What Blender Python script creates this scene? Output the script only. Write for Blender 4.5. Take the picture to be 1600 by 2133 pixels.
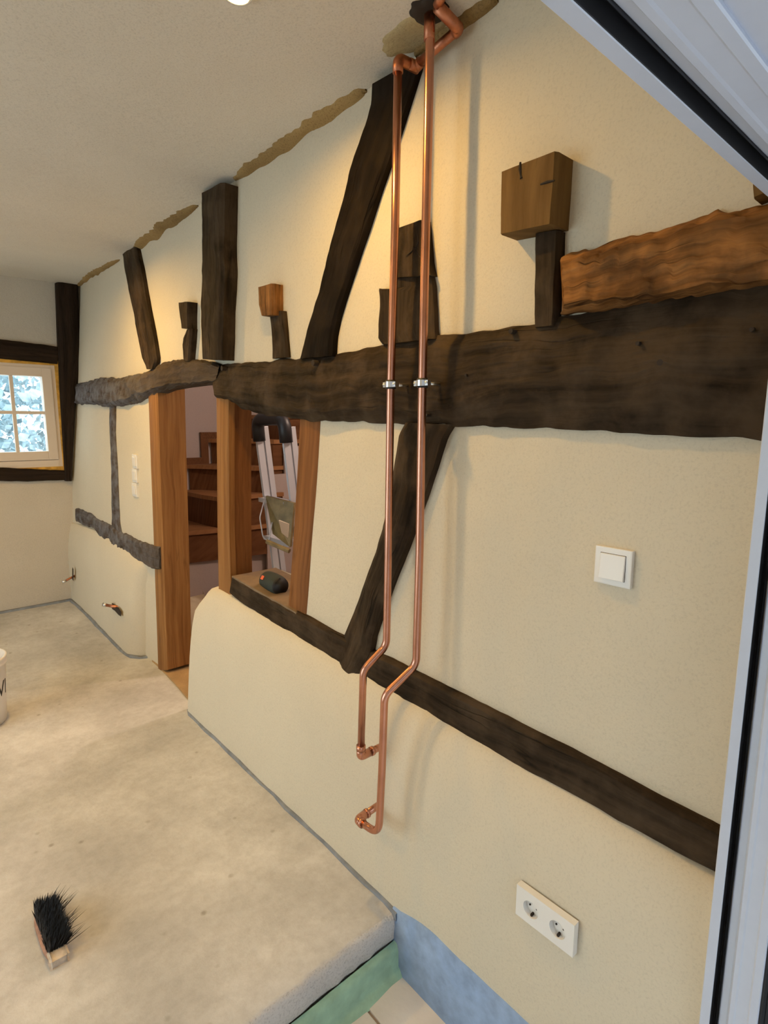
import bpy, bmesh, math, random
from mathutils import Vector, Matrix, noise

random.seed(7)
for o in list(bpy.data.objects):
    bpy.data.objects.remove(o)
SC = bpy.context.scene
COL = SC.collection

# ------------------------------------------------------------------ camera
EYE = Vector((0.0, 0.0, 1.51))
RX = Vector((0.75114189, -0.66013322, 0.00316262))
UP = Vector((0.10092743, 0.11957357, 0.98768204))
FW = Vector((0.65237989, 0.74157016, -0.15644227))
FPX = 1172.2677
cd = bpy.data.cameras.new('camera')
cam = bpy.data.objects.new('camera', cd)
COL.objects.link(cam)
m = Matrix((RX, UP, -FW)).transposed().to_4x4()
m.translation = EYE
cam.matrix_world = m
cd.sensor_fit = 'HORIZONTAL'
cd.sensor_width = 36.0
cd.lens = 36.0 * FPX / 1600.0
cd.clip_start = 0.02
cd.clip_end = 200
SC.camera = cam

# ------------------------------------------------------------------ sky, exposure, lamps
SC.view_settings.view_transform = 'Standard'
SC.view_settings.look = 'None'
SC.view_settings.gamma = 1.0
SC.view_settings.use_curve_mapping = False
SC.view_settings.exposure = 0.16
world = bpy.data.worlds.new('overcast_sky')
SC.world = world
world.use_nodes = True
bg = world.node_tree.nodes['Background']
bg.inputs[0].default_value = (0.76, 0.88, 1.0, 1)
SKY = 4.3
bg.inputs[1].default_value = SKY
WARM = (1.0, 0.58, 0.125)
# recessed downlights in the ceiling: x, y, emission of the lens
LAMPS = [(0.690, 1.286, 1900.0), (0.445, 3.215, 3900.0), (-1.0, 1.6, 2700.0), (-1.0, 3.6, 1000.0)]
LAMP_R = 0.022
STAIR_LAMP = (2.7, 2.4, 2.3, 850.0)

# ------------------------------------------------------------------ helpers
def V(*a):
    return Vector(a)

def ray(px, py):
    return RX * (px - 800.0) - UP * (py - 1066.5) + FW * FPX

def atx(px, py, x):
    d = ray(px, py)
    return EYE + d * (x / d.x)

def aty(px, py, y):
    d = ray(px, py)
    return EYE + d * (y / d.y)

def atz(px, py, z):
    d = ray(px, py)
    return EYE + d * ((z - EYE.z) / d.z)

def sstep(a, b, t):
    t = min(1, max(0, (t - a) / (b - a)))
    return t * t * (3 - 2 * t)

def lerp1(tab, t):
    if t <= tab[0][0]:
        return tab[0][1]
    for (a, va), (b, vb) in zip(tab, tab[1:]):
        if t <= b:
            return va + (vb - va) * (t - a) / (b - a)
    return tab[-1][1]

def wall_x(y, z):
    """plaster face of the right-hand wall: leans and bellies towards the far end"""
    t = min(1.0, max(0.0, (y - 3.2) / 1.8))
    t = t * (0.6 + 0.4 * t)
    far = lerp1([(0.0, 1.03), (1.05, 1.085), (1.65, 1.163), (2.55, 1.247)], z)
    return 1.15 + (far - 1.15) * t

def onwall(px, py, prot=0.0):
    x = 1.15
    for _ in range(6):
        p = atx(px, py, x)
        x = wall_x(p.y, p.z) - prot
    return atx(px, py, x)

def props(o, label=None, cat=None, group=None, kind=None):
    if label: o['label'] = label
    if cat: o['category'] = cat
    if group: o['group'] = group
    if kind: o['kind'] = kind
    return o

def mesh_obj(name, verts, faces, mat, parent=None, smooth=False, uvs=None):
    me = bpy.data.meshes.new(name)
    me.from_pydata([tuple(v) for v in verts], [], faces)
    if uvs is not None:
        l = me.uv_layers.new(name='UVMap')
        for poly in me.polygons:
            for li in poly.loop_indices:
                l.data[li].uv = uvs[me.loops[li].vertex_index]
    me.materials.append(mat)
    bm = bmesh.new(); bm.from_mesh(me)
    bmesh.ops.recalc_face_normals(bm, faces=bm.faces)
    bm.to_mesh(me); bm.free()
    for p in me.polygons:
        p.use_smooth = smooth
    o = bpy.data.objects.new(name, me)
    COL.objects.link(o)
    if parent: o.parent = parent
    return o

def bm_obj(name, bm, mat, parent=None, smooth=False):
    me = bpy.data.meshes.new(name)
    bmesh.ops.recalc_face_normals(bm, faces=bm.faces)
    bm.to_mesh(me); bm.free()
    me.materials.append(mat)
    for p in me.polygons:
        p.use_smooth = smooth
    o = bpy.data.objects.new(name, me)
    COL.objects.link(o)
    if parent: o.parent = parent
    return o

def empty(name, loc=(0, 0, 0)):
    o = bpy.data.objects.new(name, None)
    o.empty_display_size = 0.05
    COL.objects.link(o)
    o.location = loc
    return o

def adopt(parent, *kids):
    """parent children that were built in world coordinates"""
    inv = Matrix.Translation(parent.location).inverted()
    for k in kids:
        k.parent = parent
        k.matrix_parent_inverse = inv

def box(bm, lo, hi, bev=0.0):
    r = bmesh.ops.create_cube(bm, size=1.0)
    vs = r['verts']
    lo, hi = Vector(lo), Vector(hi)
    for v in vs:
        v.co = Vector(((lo.x + hi.x) / 2 + v.co.x * (hi.x - lo.x),
                       (lo.y + hi.y) / 2 + v.co.y * (hi.y - lo.y),
                       (lo.z + hi.z) / 2 + v.co.z * (hi.z - lo.z)))
    if bev > 0:
        es = list({e for v in vs for e in v.link_edges})
        bmesh.ops.bevel(bm, geom=es, offset=bev, segments=2, affect='EDGES', profile=0.7)

def box_obj(name, lo, hi, mat, parent=None, bev=0.0):
    bm = bmesh.new(); box(bm, lo, hi, bev)
    return bm_obj(name, bm, mat, parent)

def obox(bm, c, ax, ay, az, bev=0.0):
    """box from centre and three half-axis vectors"""
    r = bmesh.ops.create_cube(bm, size=2.0)
    vs = r['verts']
    for v in vs:
        q = v.co.copy()
        v.co = c + ax * q.x + ay * q.y + az * q.z
    if bev > 0:
        es = list({e for v in vs for e in v.link_edges})
        bmesh.ops.bevel(bm, geom=es, offset=bev, segments=2, affect='EDGES', profile=0.7)

def round_path(pts, r, n=8):
    pts = [Vector(p) for p in pts]
    out = [pts[0]]
    for a, b, c in zip(pts, pts[1:], pts[2:]):
        d1 = (a - b).normalized(); d2 = (c - b).normalized()
        ang = d1.angle(d2)
        if ang > 3.1:
            out.append(b); continue
        t = min(r / math.tan(ang / 2), 0.48 * (a - b).length, 0.48 * (c - b).length)
        p, q = b + d1 * t, b + d2 * t
        for i in range(n + 1):
            s = i / n
            out.append(p * (1 - s) ** 2 + b * 2 * s * (1 - s) + q * s * s)
    out.append(pts[-1])
    return out

def tube(bm, pts, rad, seg=14, cap=True):
    pts = [Vector(p) for p in pts]
    n = len(pts)
    rads = rad if isinstance(rad, (list, tuple)) else [rad] * n
    T = [(pts[min(i + 1, n - 1)] - pts[max(i - 1, 0)]).normalized() for i in range(n)]
    ref = Vector((0, 0, 1)) if abs(T[0].z) < 0.9 else Vector((1, 0, 0))
    N = (ref - T[0] * ref.dot(T[0])).normalized()
    rings = []
    for i in range(n):
        N = (N - T[i] * N.dot(T[i])).normalized()
        B = T[i].cross(N)
        rings.append([bm.verts.new(pts[i] + (N * math.cos(2 * math.pi * k / seg) + B * math.sin(2 * math.pi * k / seg)) * rads[i]) for k in range(seg)])
    for a, b in zip(rings, rings[1:]):
        for k in range(seg):
            bm.faces.new((a[k], a[(k + 1) % seg], b[(k + 1) % seg], b[k]))
    if cap:
        bm.faces.new(rings[0]); bm.faces.new(rings[-1])

def tube_obj(name, pts, rad, mat, parent=None, seg=14):
    bm = bmesh.new(); tube(bm, pts, rad, seg)
    return bm_obj(name, bm, mat, parent, True)

def resample(pl, n):
    pl = [Vector(p) for p in pl]
    L = [0.0]
    for a, b in zip(pl, pl[1:]):
        L.append(L[-1] + (b - a).length)
    out = []
    for i in range(n):
        t = L[-1] * i / (n - 1)
        k = 0
        while k < len(L) - 2 and L[k + 1] < t:
            k += 1
        s = (t - L[k]) / max(1e-9, L[k + 1] - L[k])
        out.append(pl[k].lerp(pl[k + 1], min(1, max(0, s))))
    return out

# ------------------------------------------------------------------ materials
def mat_new(name):
    mt = bpy.data.materials.new(name)
    mt.use_nodes = True
    nt = mt.node_tree
    return mt, nt, nt.nodes['Principled BSDF']

def nd(nt, typ, **kw):
    n = nt.nodes.new(typ)
    for k, v in kw.items():
        setattr(n, k, v)
    return n

def ramp(nt, stops):
    r = nd(nt, 'ShaderNodeValToRGB')
    e = r.color_ramp.elements
    while len(e) < len(stops):
        e.new(0.5)
    for el, (p, c) in zip(e, stops):
        el.position = p
        el.color = c if len(c) == 4 else (*c, 1)
    return r

def noise_n(nt, vec, scale, detail=4, rough=0.55):
    n = nd(nt, 'ShaderNodeTexNoise')
    n.inputs['Scale'].default_value = scale
    n.inputs['Detail'].default_value = detail
    n.inputs['Roughness'].default_value = rough
    if vec is not None:
        nt.links.new(vec, n.inputs['Vector'])
    return n

def mixc(nt, fac, a, b, mode='MIX'):
    mx = nd(nt, 'ShaderNodeMix', data_type='RGBA', blend_type=mode)
    for sock, v in ((0, fac), (6, a), (7, b)):
        if isinstance(v, (int, float)):
            mx.inputs[sock].default_value = v
        elif isinstance(v, tuple):
            mx.inputs[sock].default_value = v if len(v) == 4 else (*v, 1)
        else:
            nt.links.new(v, mx.inputs[sock])
    return mx.outputs[2]

def simple(name, col, rough=0.5, metal=0.0, var=0.0, scale=8.0, bump=0.0, bscale=60.0):
    mt, nt, b = mat_new(name)
    b.inputs['Roughness'].default_value = rough
    b.inputs['Metallic'].default_value = metal
    tc = nd(nt, 'ShaderNodeTexCoord')
    geo = nd(nt, 'ShaderNodeNewGeometry')
    pos = geo.outputs['Position']
    if var > 0:
        n = noise_n(nt, pos, scale)
        r = ramp(nt, [(0.3, tuple(c * (1 - var) for c in col)), (0.7, tuple(min(1, c * (1 + var)) for c in col))])
        nt.links.new(n.outputs['Fac'], r.inputs[0])
        nt.links.new(r.outputs[0], b.inputs['Base Color'])
    else:
        b.inputs['Base Color'].default_value = (*col, 1)
    if bump > 0:
        n2 = noise_n(nt, pos, bscale, 5)
        bp = nd(nt, 'ShaderNodeBump')
        bp.inputs['Strength'].default_value = bump
        bp.inputs['Distance'].default_value = 0.01
        nt.links.new(n2.outputs['Fac'], bp.inputs['Height'])
        nt.links.new(bp.outputs[0], b.inputs['Normal'])
    return mt

def plaster(name, col, var=0.05, bump=0.25, speck=0.05):
    mt, nt, b = mat_new(name)
    b.inputs['Roughness'].default_value = 0.92
    b.inputs['Specular IOR Level'].default_value = 0.15
    pos = nd(nt, 'ShaderNodeNewGeometry').outputs['Position']
    big = noise_n(nt, pos, 1.6, 5)
    r = ramp(nt, [(0.3, tuple(c * (1 - var) for c in col)), (0.72, tuple(min(1, c * (1 + var * 0.6)) for c in col))])
    nt.links.new(big.outputs['Fac'], r.inputs[0])
    fine = noise_n(nt, pos, 170, 3, 0.7)
    r2 = ramp(nt, [(0.28, (1 - speck * 2.2,) * 3), (0.5, (1, 1, 1))])
    nt.links.new(fine.outputs['Fac'], r2.inputs[0])
    c = mixc(nt, 1.0, r.outputs[0], r2.outputs[0], 'MULTIPLY')
    nt.links.new(c, b.inputs['Base Color'])
    n3 = noise_n(nt, pos, 12, 6, 0.65)
    bp = nd(nt, 'ShaderNodeBump')
    bp.inputs['Strength'].default_value = bump
    bp.inputs['Distance'].default_value = 0.012
    nt.links.new(n3.outputs['Fac'], bp.inputs['Height'])
    bp2 = nd(nt, 'ShaderNodeBump')
    bp2.inputs['Strength'].default_value = 0.25
    bp2.inputs['Distance'].default_value = 0.002
    nt.links.new(fine.outputs['Fac'], bp2.inputs['Height'])
    nt.links.new(bp.outputs[0], bp2.inputs['Normal'])
    nt.links.new(bp2.outputs[0], b.inputs['Normal'])
    return mt

def wood(name, dark, light, patch=None, patch_amt=0.5, rough=0.75, bump=0.6, grain=34.0, along=2.2, crack=0.7, hewn=0.55, gmask=None):
    mt, nt, b = mat_new(name)
    b.inputs['Roughness'].default_value = rough
    b.inputs['Specular IOR Level'].default_value = 0.10
    uv = nd(nt, 'ShaderNodeUVMap').outputs[0]
    pos = nd(nt, 'ShaderNodeNewGeometry').outputs['Position']
    mp = nd(nt, 'ShaderNodeMapping')
    mp.inputs['Scale'].default_value = (along, grain, 1)
    warp = noise_n(nt, uv, 3.0, 3)
    wm = nd(nt, 'ShaderNodeVectorMath', operation='MULTIPLY_ADD')
    nt.links.new(warp.outputs['Color'], wm.inputs[0])
    wm.inputs[1].default_value = (0.05, 0.05, 0)
    nt.links.new(uv, wm.inputs[2])
    nt.links.new(wm.outputs[0], mp.inputs[0])
    g = noise_n(nt, mp.outputs[0], 1.0, 6, 0.62)
    r = ramp(nt, [(0.30, dark), (0.52, tuple((a + c) / 2 for a, c in zip(dark, light))), (0.74, light)])
    nt.links.new(g.outputs['Fac'], r.inputs[0])
    col = r.outputs[0]
    pn = noise_n(nt, pos, 7.0, 5, 0.6)
    if patch:
        pr = ramp(nt, [(0.45, (0, 0, 0)), (0.62, (patch_amt,) * 3)])
        nt.links.new(pn.outputs['Fac'], pr.inputs[0])
        col = mixc(nt, pr.outputs[0], col, patch)
    # drying cracks: long thin dark lines along the grain
    mp2 = nd(nt, 'ShaderNodeMapping')
    mp2.inputs['Scale'].default_value = (1.1, 16.0, 1)
    nt.links.new(wm.outputs[0], mp2.inputs[0])
    cn = noise_n(nt, mp2.outputs[0], 1.0, 2, 0.4)
    cr = ramp(nt, [(0.485, (0, 0, 0)), (0.5, (1, 1, 1)), (0.515, (0, 0, 0))])
    nt.links.new(cn.outputs['Fac'], cr.inputs[0])
    msk = ramp(nt, [(0.5, (0, 0, 0)), (0.6, (crack,) * 3)])
    nm = noise_n(nt, pos, 3.3, 2)
    nt.links.new(nm.outputs['Fac'], msk.inputs[0])
    cf = mixc(nt, 1.0, cr.outputs[0], msk.outputs[0], 'MULTIPLY')
    col = mixc(nt, cf, col, tuple(c * 0.25 for c in dark))
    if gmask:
        # limewash, plaster dust and bluish daylight reflection painted onto the far stretch
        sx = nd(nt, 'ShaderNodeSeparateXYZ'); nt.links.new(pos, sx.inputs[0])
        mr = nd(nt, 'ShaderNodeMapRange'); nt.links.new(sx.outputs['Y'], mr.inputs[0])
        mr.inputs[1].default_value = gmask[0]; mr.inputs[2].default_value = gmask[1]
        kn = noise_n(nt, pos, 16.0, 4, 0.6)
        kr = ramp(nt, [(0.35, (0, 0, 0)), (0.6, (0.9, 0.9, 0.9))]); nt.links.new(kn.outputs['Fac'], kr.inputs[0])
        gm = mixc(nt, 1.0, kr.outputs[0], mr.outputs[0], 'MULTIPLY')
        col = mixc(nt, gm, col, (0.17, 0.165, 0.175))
    nt.links.new(col, b.inputs['Base Color'])
    mp3 = nd(nt, 'ShaderNodeMapping'); mp3.inputs['Scale'].default_value = (5.5, 13.0, 1)
    nt.links.new(wm.outputs[0], mp3.inputs[0])
    hn = noise_n(nt, mp3.outputs[0], 1.0, 3, 0.5)
    b0 = nd(nt, 'ShaderNodeBump')
    b0.inputs['Strength'].default_value = hewn
    b0.inputs['Distance'].default_value = 0.03
    nt.links.new(hn.outputs['Fac'], b0.inputs['Height'])
    bp = nd(nt, 'ShaderNodeBump')
    bp.inputs['Strength'].default_value = bump
    bp.inputs['Distance'].default_value = 0.006
    nt.links.new(g.outputs['Fac'], bp.inputs['Height'])
    nt.links.new(b0.outputs[0], bp.inputs['Normal'])
    bq = nd(nt, 'ShaderNodeBump')
    bq.invert = True
    bq.inputs['Strength'].default_value = 0.6
    bq.inputs['Distance'].default_value = 0.006
    nt.links.new(cf, bq.inputs['Height'])
    nt.links.new(bp.outputs[0], bq.inputs['Normal'])
    nt.links.new(bq.outputs[0], b.inputs['Normal'])
    return mt

M = {}
M['plaster'] = plaster('warm_white_lime_plaster', (0.67, 0.595, 0.455))
M['plaster_back'] = plaster('back_wall_plaster', (0.60, 0.54, 0.45), 0.08, 0.4, 0.08)
M['ceiling'] = plaster('ceiling_plaster', (0.72, 0.665, 0.57), 0.06, 0.3, 0.08)
M['plaster_stair'] = plaster('stair_room_plaster', (0.52, 0.44, 0.40), 0.06, 0.3)
M['dark_oak'] = wood('dark_stained_oak', (0.009, 0.0055, 0.003), (0.060, 0.039, 0.022), (0.085, 0.056, 0.033), 0.6, bump=0.8, hewn=0.7)
M['deep_oak'] = wood('deep_brown_oak', (0.004, 0.0025, 0.0015), (0.016, 0.010, 0.006), (0.024, 0.016, 0.010), 0.6)
M['black_oak'] = wood('blackened_oak', (0.012, 0.008, 0.006), (0.040, 0.026, 0.018), bump=0.4)
M['grey_oak'] = wood('grey_dusty_daylit_oak', (0.035, 0.026, 0.020), (0.115, 0.085, 0.062), (0.10, 0.072, 0.05), 0.5, bump=0.8, hewn=0.8, gmask=(3.0, 3.9))
M['brown_oak'] = wood('warm_brown_oak', (0.08, 0.034, 0.011), (0.44, 0.20, 0.062), (0.045, 0.022, 0.010), 0.65, bump=1.0, hewn=1.0, crack=1.0)
M['block_oak'] = wood('sawn_oak_end', (0.10, 0.052, 0.017), (0.215, 0.122, 0.042), bump=0.3, hewn=0.1, grain=22, crack=0.5)
M['larch'] = wood('new_larch_timber', (0.20, 0.085, 0.026), (0.40, 0.20, 0.07), rough=0.6, bump=0.2, hewn=0.04, grain=40, along=1.5, crack=0.25)
M['larch_dark'] = wood('brown_larch_timber', (0.15, 0.060, 0.020), (0.30, 0.13, 0.045), rough=0.6, bump=0.2, hewn=0.04, grain=40, along=1.5, crack=0.3)
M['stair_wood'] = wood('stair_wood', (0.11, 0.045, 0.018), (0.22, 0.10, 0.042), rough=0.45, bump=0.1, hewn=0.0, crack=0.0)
M['stair_tread_lit'] = wood('lit_stair_tread_wood', (0.28, 0.13, 0.055), (0.42, 0.21, 0.09), rough=0.45, bump=0.1, hewn=0.0, crack=0.0)  # lighter copy of the stair wood, light on the treads painted in
M['copper'] = simple('copper', (0.60, 0.29, 0.195), 0.27, 1.0, 0.12, 14)
M['copper_old'] = simple('solder_darkened_copper', (0.50, 0.20, 0.11), 0.42, 1.0, 0.3, 40)
M['steel'] = simple('zinc_plated_steel', (0.75, 0.77, 0.80), 0.3, 1.0)
M['rubber'] = simple('black_rubber', (0.015, 0.015, 0.018), 0.6)
M['white_plastic'] = simple('white_plastic', (0.80, 0.78, 0.74), 0.25)
M['grey_plastic'] = simple('shadowed_socket_plastic', (0.62, 0.61, 0.59), 0.3)
M['upvc'] = simple('white_door_frame', (0.56, 0.61, 0.72), 0.35, 0, 0.02, 30)
M['window_paint'] = simple('cream_window_paint', (0.70, 0.60, 0.50), 0.45)
M['ochre'] = simple('ochre_sealing_foam', (0.60, 0.33, 0.05), 0.8, 0, 0.3, 25, 0.4)
M['clay'] = plaster('bare_clay_joint', (0.36, 0.235, 0.095), 0.35, 0.8, 0.2)
M['clay_pale'] = plaster('smeared_clay_patch', (0.50, 0.40, 0.22), 0.2, 0.6, 0.12)
M['dark_hole'] = simple('dark_recess', (0.03, 0.02, 0.014), 0.9)
M['foam_grey'] = simple('grey_edge_strip', (0.20, 0.22, 0.25), 0.7, 0, 0.25, 18)
M['foam_blue'] = simple('blue_edge_strip', (0.25, 0.36, 0.56), 0.7, 0, 0.16, 22, 0.15, 40)
M['foam_green'] = simple('green_insulation_board', (0.30, 0.48, 0.35), 0.75, 0, 0.16, 20, 0.2, 50)
M['threshold'] = simple('ochre_threshold_screed', (0.40, 0.26, 0.12), 0.9, 0, 0.15, 9, 0.4, 50)
M['hatch_sill'] = simple('dusty_brown_sill', (0.20, 0.14, 0.085), 0.8, 0, 0.2, 14)
M['alu'] = simple('ladder_aluminium', (0.66, 0.69, 0.74), 0.4, 0.35)
M['black_plastic'] = simple('black_plastic', (0.012, 0.012, 0.014), 0.45)
M['olive'] = simple('olive_tool_tray', (0.21, 0.155, 0.06), 0.55, 0, 0.3, 18)
M['cream'] = simple('cream_plastic', (0.55, 0.50, 0.38), 0.5)
M['speaker'] = simple('dark_green_mesh_fabric', (0.022, 0.032, 0.026), 0.75, 0, 0.2, 200, 0.3, 900)
M['orange'] = simple('orange_badge', (0.75, 0.14, 0.05), 0.4)
M['bucket'] = simple('white_bucket_plastic', (0.72, 0.71, 0.70), 0.35)
M['bucket_in'] = simple('dried_plaster_in_bucket', (0.55, 0.46, 0.30), 0.9, 0, 0.25, 30)
M['ink'] = simple('black_print', (0.012, 0.012, 0.014), 0.5)
M['bristle'] = simple('black_bristle', (0.010, 0.011, 0.014), 0.6)
M['brush_wood'] = simple('worn_brush_wood', (0.40, 0.20, 0.12), 0.6, 0, 0.25, 40)
M['brush_metal'] = simple('pale_worn_wood', (0.60, 0.52, 0.44), 0.6, 0, 0.2, 60)
M['facade'] = simple('dark_facade_edge', (0.02, 0.02, 0.024), 0.7)
M['gravel'] = simple('pale_outdoor_ground', (0.80, 0.79, 0.78), 0.9, 0, 0.1, 3)
M['leaf'] = simple('blue_green_leaf', (0.16, 0.24, 0.17), 0.6, 0, 0.5, 9)
M['bark'] = simple('grey_bark', (0.14, 0.11, 0.10), 0.9)
M['outdoor_wood'] = simple('weathered_rail', (0.25, 0.23, 0.22), 0.8)

def mat_floor():
    mt, nt, b = mat_new('cement_screed')
    b.inputs['Roughness'].default_value = 0.9
    b.inputs['Specular IOR Level'].default_value = 0.12
    pos = nd(nt, 'ShaderNodeNewGeometry').outputs['Position']
    n1 = noise_n(nt, pos, 1.9, 6, 0.6)
    r1 = ramp(nt, [(0.30, (0.42, 0.415, 0.405)), (0.5, (0.55, 0.545, 0.535)), (0.72, (0.73, 0.73, 0.725))])
    nt.links.new(n1.outputs['Fac'], r1.inputs[0])
    n2 = noise_n(nt, pos, 26, 5, 0.7)
    r2 = ramp(nt, [(0.3, (0.86, 0.85, 0.84)), (0.6, (1, 1, 1))])
    nt.links.new(n2.outputs['Fac'], r2.inputs[0])
    c = mixc(nt, 1.0, r1.outputs[0], r2.outputs[0], 'MULTIPLY')
    v = nd(nt, 'ShaderNodeTexVoronoi')
    v.inputs['Scale'].default_value = 11
    nt.links.new(pos, v.inputs['Vector'])
    rv = ramp(nt, [(0.05, (1, 1, 1)), (0.13, (0, 0, 0))])
    nt.links.new(v.outputs['Distance'], rv.inputs[0])
    nmask = noise_n(nt, pos, 2.7, 2)
    rm = ramp(nt, [(0.49, (0, 0, 0)), (0.57, (0.55, 0.55, 0.55))])
    nt.links.new(nmask.outputs['Fac'], rm.inputs[0])
    f = mixc(nt, 1.0, rv.outputs[0], rm.outputs[0], 'MULTIPLY')
    c = mixc(nt, f, c, (0.22, 0.19, 0.15))
    nt.links.new(c, b.inputs['Base Color'])
    bp = nd(nt, 'ShaderNodeBump')
    bp.inputs['Strength'].default_value = 0.35
    bp.inputs['Distance'].default_value = 0.006
    nt.links.new(n2.outputs['Fac'], bp.inputs['Height'])
    nt.links.new(bp.outputs[0], b.inputs['Normal'])
    return mt
M['floor'] = mat_floor()
M['floor_tile'] = simple('pale_stone_tile', (0.68, 0.645, 0.60), 0.75, 0, 0.1, 6, 0.2, 30)
M['grout'] = simple('brown_grout', (0.30, 0.22, 0.16), 0.9)
M['stair_tile'] = simple('brown_floor_tile', (0.24, 0.15, 0.11), 0.45, 0, 0.2, 5)
M['concrete_edge'] = plaster('broken_screed_edge', (0.62, 0.60, 0.58), 0.12, 0.9, 0.15)

def mat_glass():
    """thin clear pane: mostly see-through with a faint mirror reflection"""
    mt, nt, b = mat_new('window_glass')
    nt.nodes.remove(b)
    tr = nd(nt, 'ShaderNodeBsdfTransparent')
    tr.inputs[0].default_value = (0.93, 0.97, 0.96, 1)
    gl = nd(nt, 'ShaderNodeBsdfGlossy')
    gl.inputs['Roughness'].default_value = 0.02
    mx = nd(nt, 'ShaderNodeMixShader')
    mx.inputs[0].default_value = 0.06
    nt.links.new(tr.outputs[0], mx.inputs[1]); nt.links.new(gl.outputs[0], mx.inputs[2])
    nt.links.new(mx.outputs[0], nt.nodes['Material Output'].inputs[0])
    return mt
M['glass'] = mat_glass()

def mat_emit(name, col, s):
    mt, nt, b = mat_new(name)
    b.inputs['Base Color'].default_value = (0.8, 0.8, 0.8, 1)
    b.inputs['Emission Color'].default_value = (*col, 1)
    b.inputs['Emission Strength'].default_value = s
    return mt

# ------------------------------------------------------------------ room shell
def wood_loft(name, rails, prots, mat, parent=None, n=40, rough=0.004, back=0.06, sub=3, seed=0.0, nscale=9.0, grainz=False, ends_in=True):
    """rails: pixel polylines of the timber's long edges on the wall, read onto the real wall plane
    at each rail's own protrusion; lofted across, sides carried back into the wall."""
    R = []
    for pl, pr in zip(rails, prots):
        R.append((resample([onwall(px, py, pr) for px, py in pl], n), pr))
    return loft_rows(name, [r for r, _ in R], mat, parent, n, rough, sub, seed, nscale, back)

def loft_rows(name, rows3, mat, parent, n, rough, sub, seed, nscale, back, inward=Vector((1, 0, 0))):
    rows = []
    first = [p + inward * (back) for p in rows3[0]]
    rows.append((first, 0.0))
    k = len(rows3)
    for i in range(k - 1):
        rows.append((rows3[i], 0.45 if i == 0 else 1.0))
        for s in range(1, sub):
            t = s / sub
            rows.append(([a.lerp(b, t) for a, b in zip(rows3[i], rows3[i + 1])], 1.0))
    rows.append((rows3[-1], 0.45))
    rows.append(([p + inward * back for p in rows3[-1]], 0.0))
    verts, uvs = [], []
    off = Vector((seed * 3.1, seed * 7.7, seed * 1.3))
    # arc lengths
    acc = [0.0]
    mid = rows3[k // 2]
    for a, b in zip(mid, mid[1:]):
        acc.append(acc[-1] + (b - a).length)
    vcum = 0.0
    prev = None
    for row, w in rows:
        if prev is not None:
            vcum += (row[n // 2] - prev[n // 2]).length
        for j, p in enumerate(row):
            q = p + off
            d = noise.noise(q * nscale) * 0.6 + noise.noise(q * nscale * 3.1) * 0.3 + 0.5 * abs(noise.noise(q * nscale * 0.55))
            dd = rough * w * d
            e = noise.noise((q + Vector((5, 9, 2))) * nscale * 2.3) * rough * 0.45
            verts.append(p - inward * dd + Vector((0, e if w else 0, -e if w else 0)))
            uvs.append((acc[j] + seed, vcum + seed * 0.37))
        prev = row
    faces = []
    nr = len(rows)
    for i in range(nr - 1):
        for j in range(n - 1):
            a = i * n + j
            faces.append((a, a + 1, a + n + 1, a + n))
    faces.append([i * n for i in range(nr)])
    faces.append([i * n + n - 1 for i in range(nr)][::-1])
    o = mesh_obj(name, verts, faces, mat, parent, True, uvs)
    me = o.data
    # flat end caps, crisp arrises
    for p in me.polygons:
        if len(p.vertices) > 4:
            p.use_smooth = False
    try:
        me.set_sharp_from_angle(angle=math.radians(38))
    except Exception:
        pass
    return o

def ceil_z(y):
    return 2.462 + 0.085 * sstep(3.3, 5.0, y)

def floor_z(x, y):
    return 0.075 * sstep(3.7, 5.0, y) + 0.004 * noise.noise(Vector((x * 2, y * 2, 0)))

def grid_surface(name, xs, ys, fn, mat, smooth=True, parent=None, keep=None):
    verts = [fn(a, b) for b in ys for a in xs]
    n = len(xs)
    faces = []
    for j in range(len(ys) - 1):
        for i in range(n - 1):
            if keep and not keep((xs[i] + xs[i + 1]) / 2, (ys[j] + ys[j + 1]) / 2):
                continue
            a = j * n + i
            faces.append((a, a + 1, a + n + 1, a + n))
    return mesh_obj(name, verts, faces, mat, parent, smooth)

def frange(a, b, step):
    n = max(1, round((b - a) / step))
    return [a + (b - a) * i / n for i in range(n + 1)]

X_LEFT = -2.3
Y_FRONT = 0.17
Y_BACK = 5.0
def inpoly(p, poly):
    x, y = p; c = False
    j = len(poly) - 1
    for i in range(len(poly)):
        xi, yi = poly[i]; xj, yj = poly[j]
        if (yi > y) != (yj > y) and x < (xj - xi) * (y - yi) / (yj - yi) + xi:
            c = not c
        j = i
    return c

# right wall plaster, with one opening for doorway and hatch
HOLE = [(1.72, 1.535), (2.36, 1.62), (2.44, 1.70), (3.245, 1.715), (3.43, -0.05), (2.72, -0.05), (2.66, 0.60), (2.44, 0.74), (1.83, 0.75)]
def wall_pt(y, z):
    d = 0.004 * noise.noise(Vector((y * 1.7, z * 1.7, 3))) + 0.0015 * noise.noise(Vector((y * 9, z * 9, 1)))
    return V(wall_x(y, z) + d, y, z)
bm = bmesh.new()
ys = frange(0.20, 5.06, 0.03); zs = frange(-0.19, 2.62, 0.03)
gv = [[bm.verts.new(wall_pt(y, z)) for y in ys] for z in zs]
for j in range(len(zs) - 1):
    for i in range(len(ys) - 1):
        if inpoly(((ys[i] + ys[i + 1]) / 2, (zs[j] + zs[j + 1]) / 2), HOLE):
            continue
        bm.faces.new((gv[j][i], gv[j][i + 1], gv[j + 1][i + 1], gv[j + 1][i]))
for v in [v for v in bm.verts if not v.link_faces]:
    bm.verts.remove(v)
be = [e for e in bm.edges if e.is_boundary]
r = bmesh.ops.extrude_edge_only(bm, edges=be)
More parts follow.
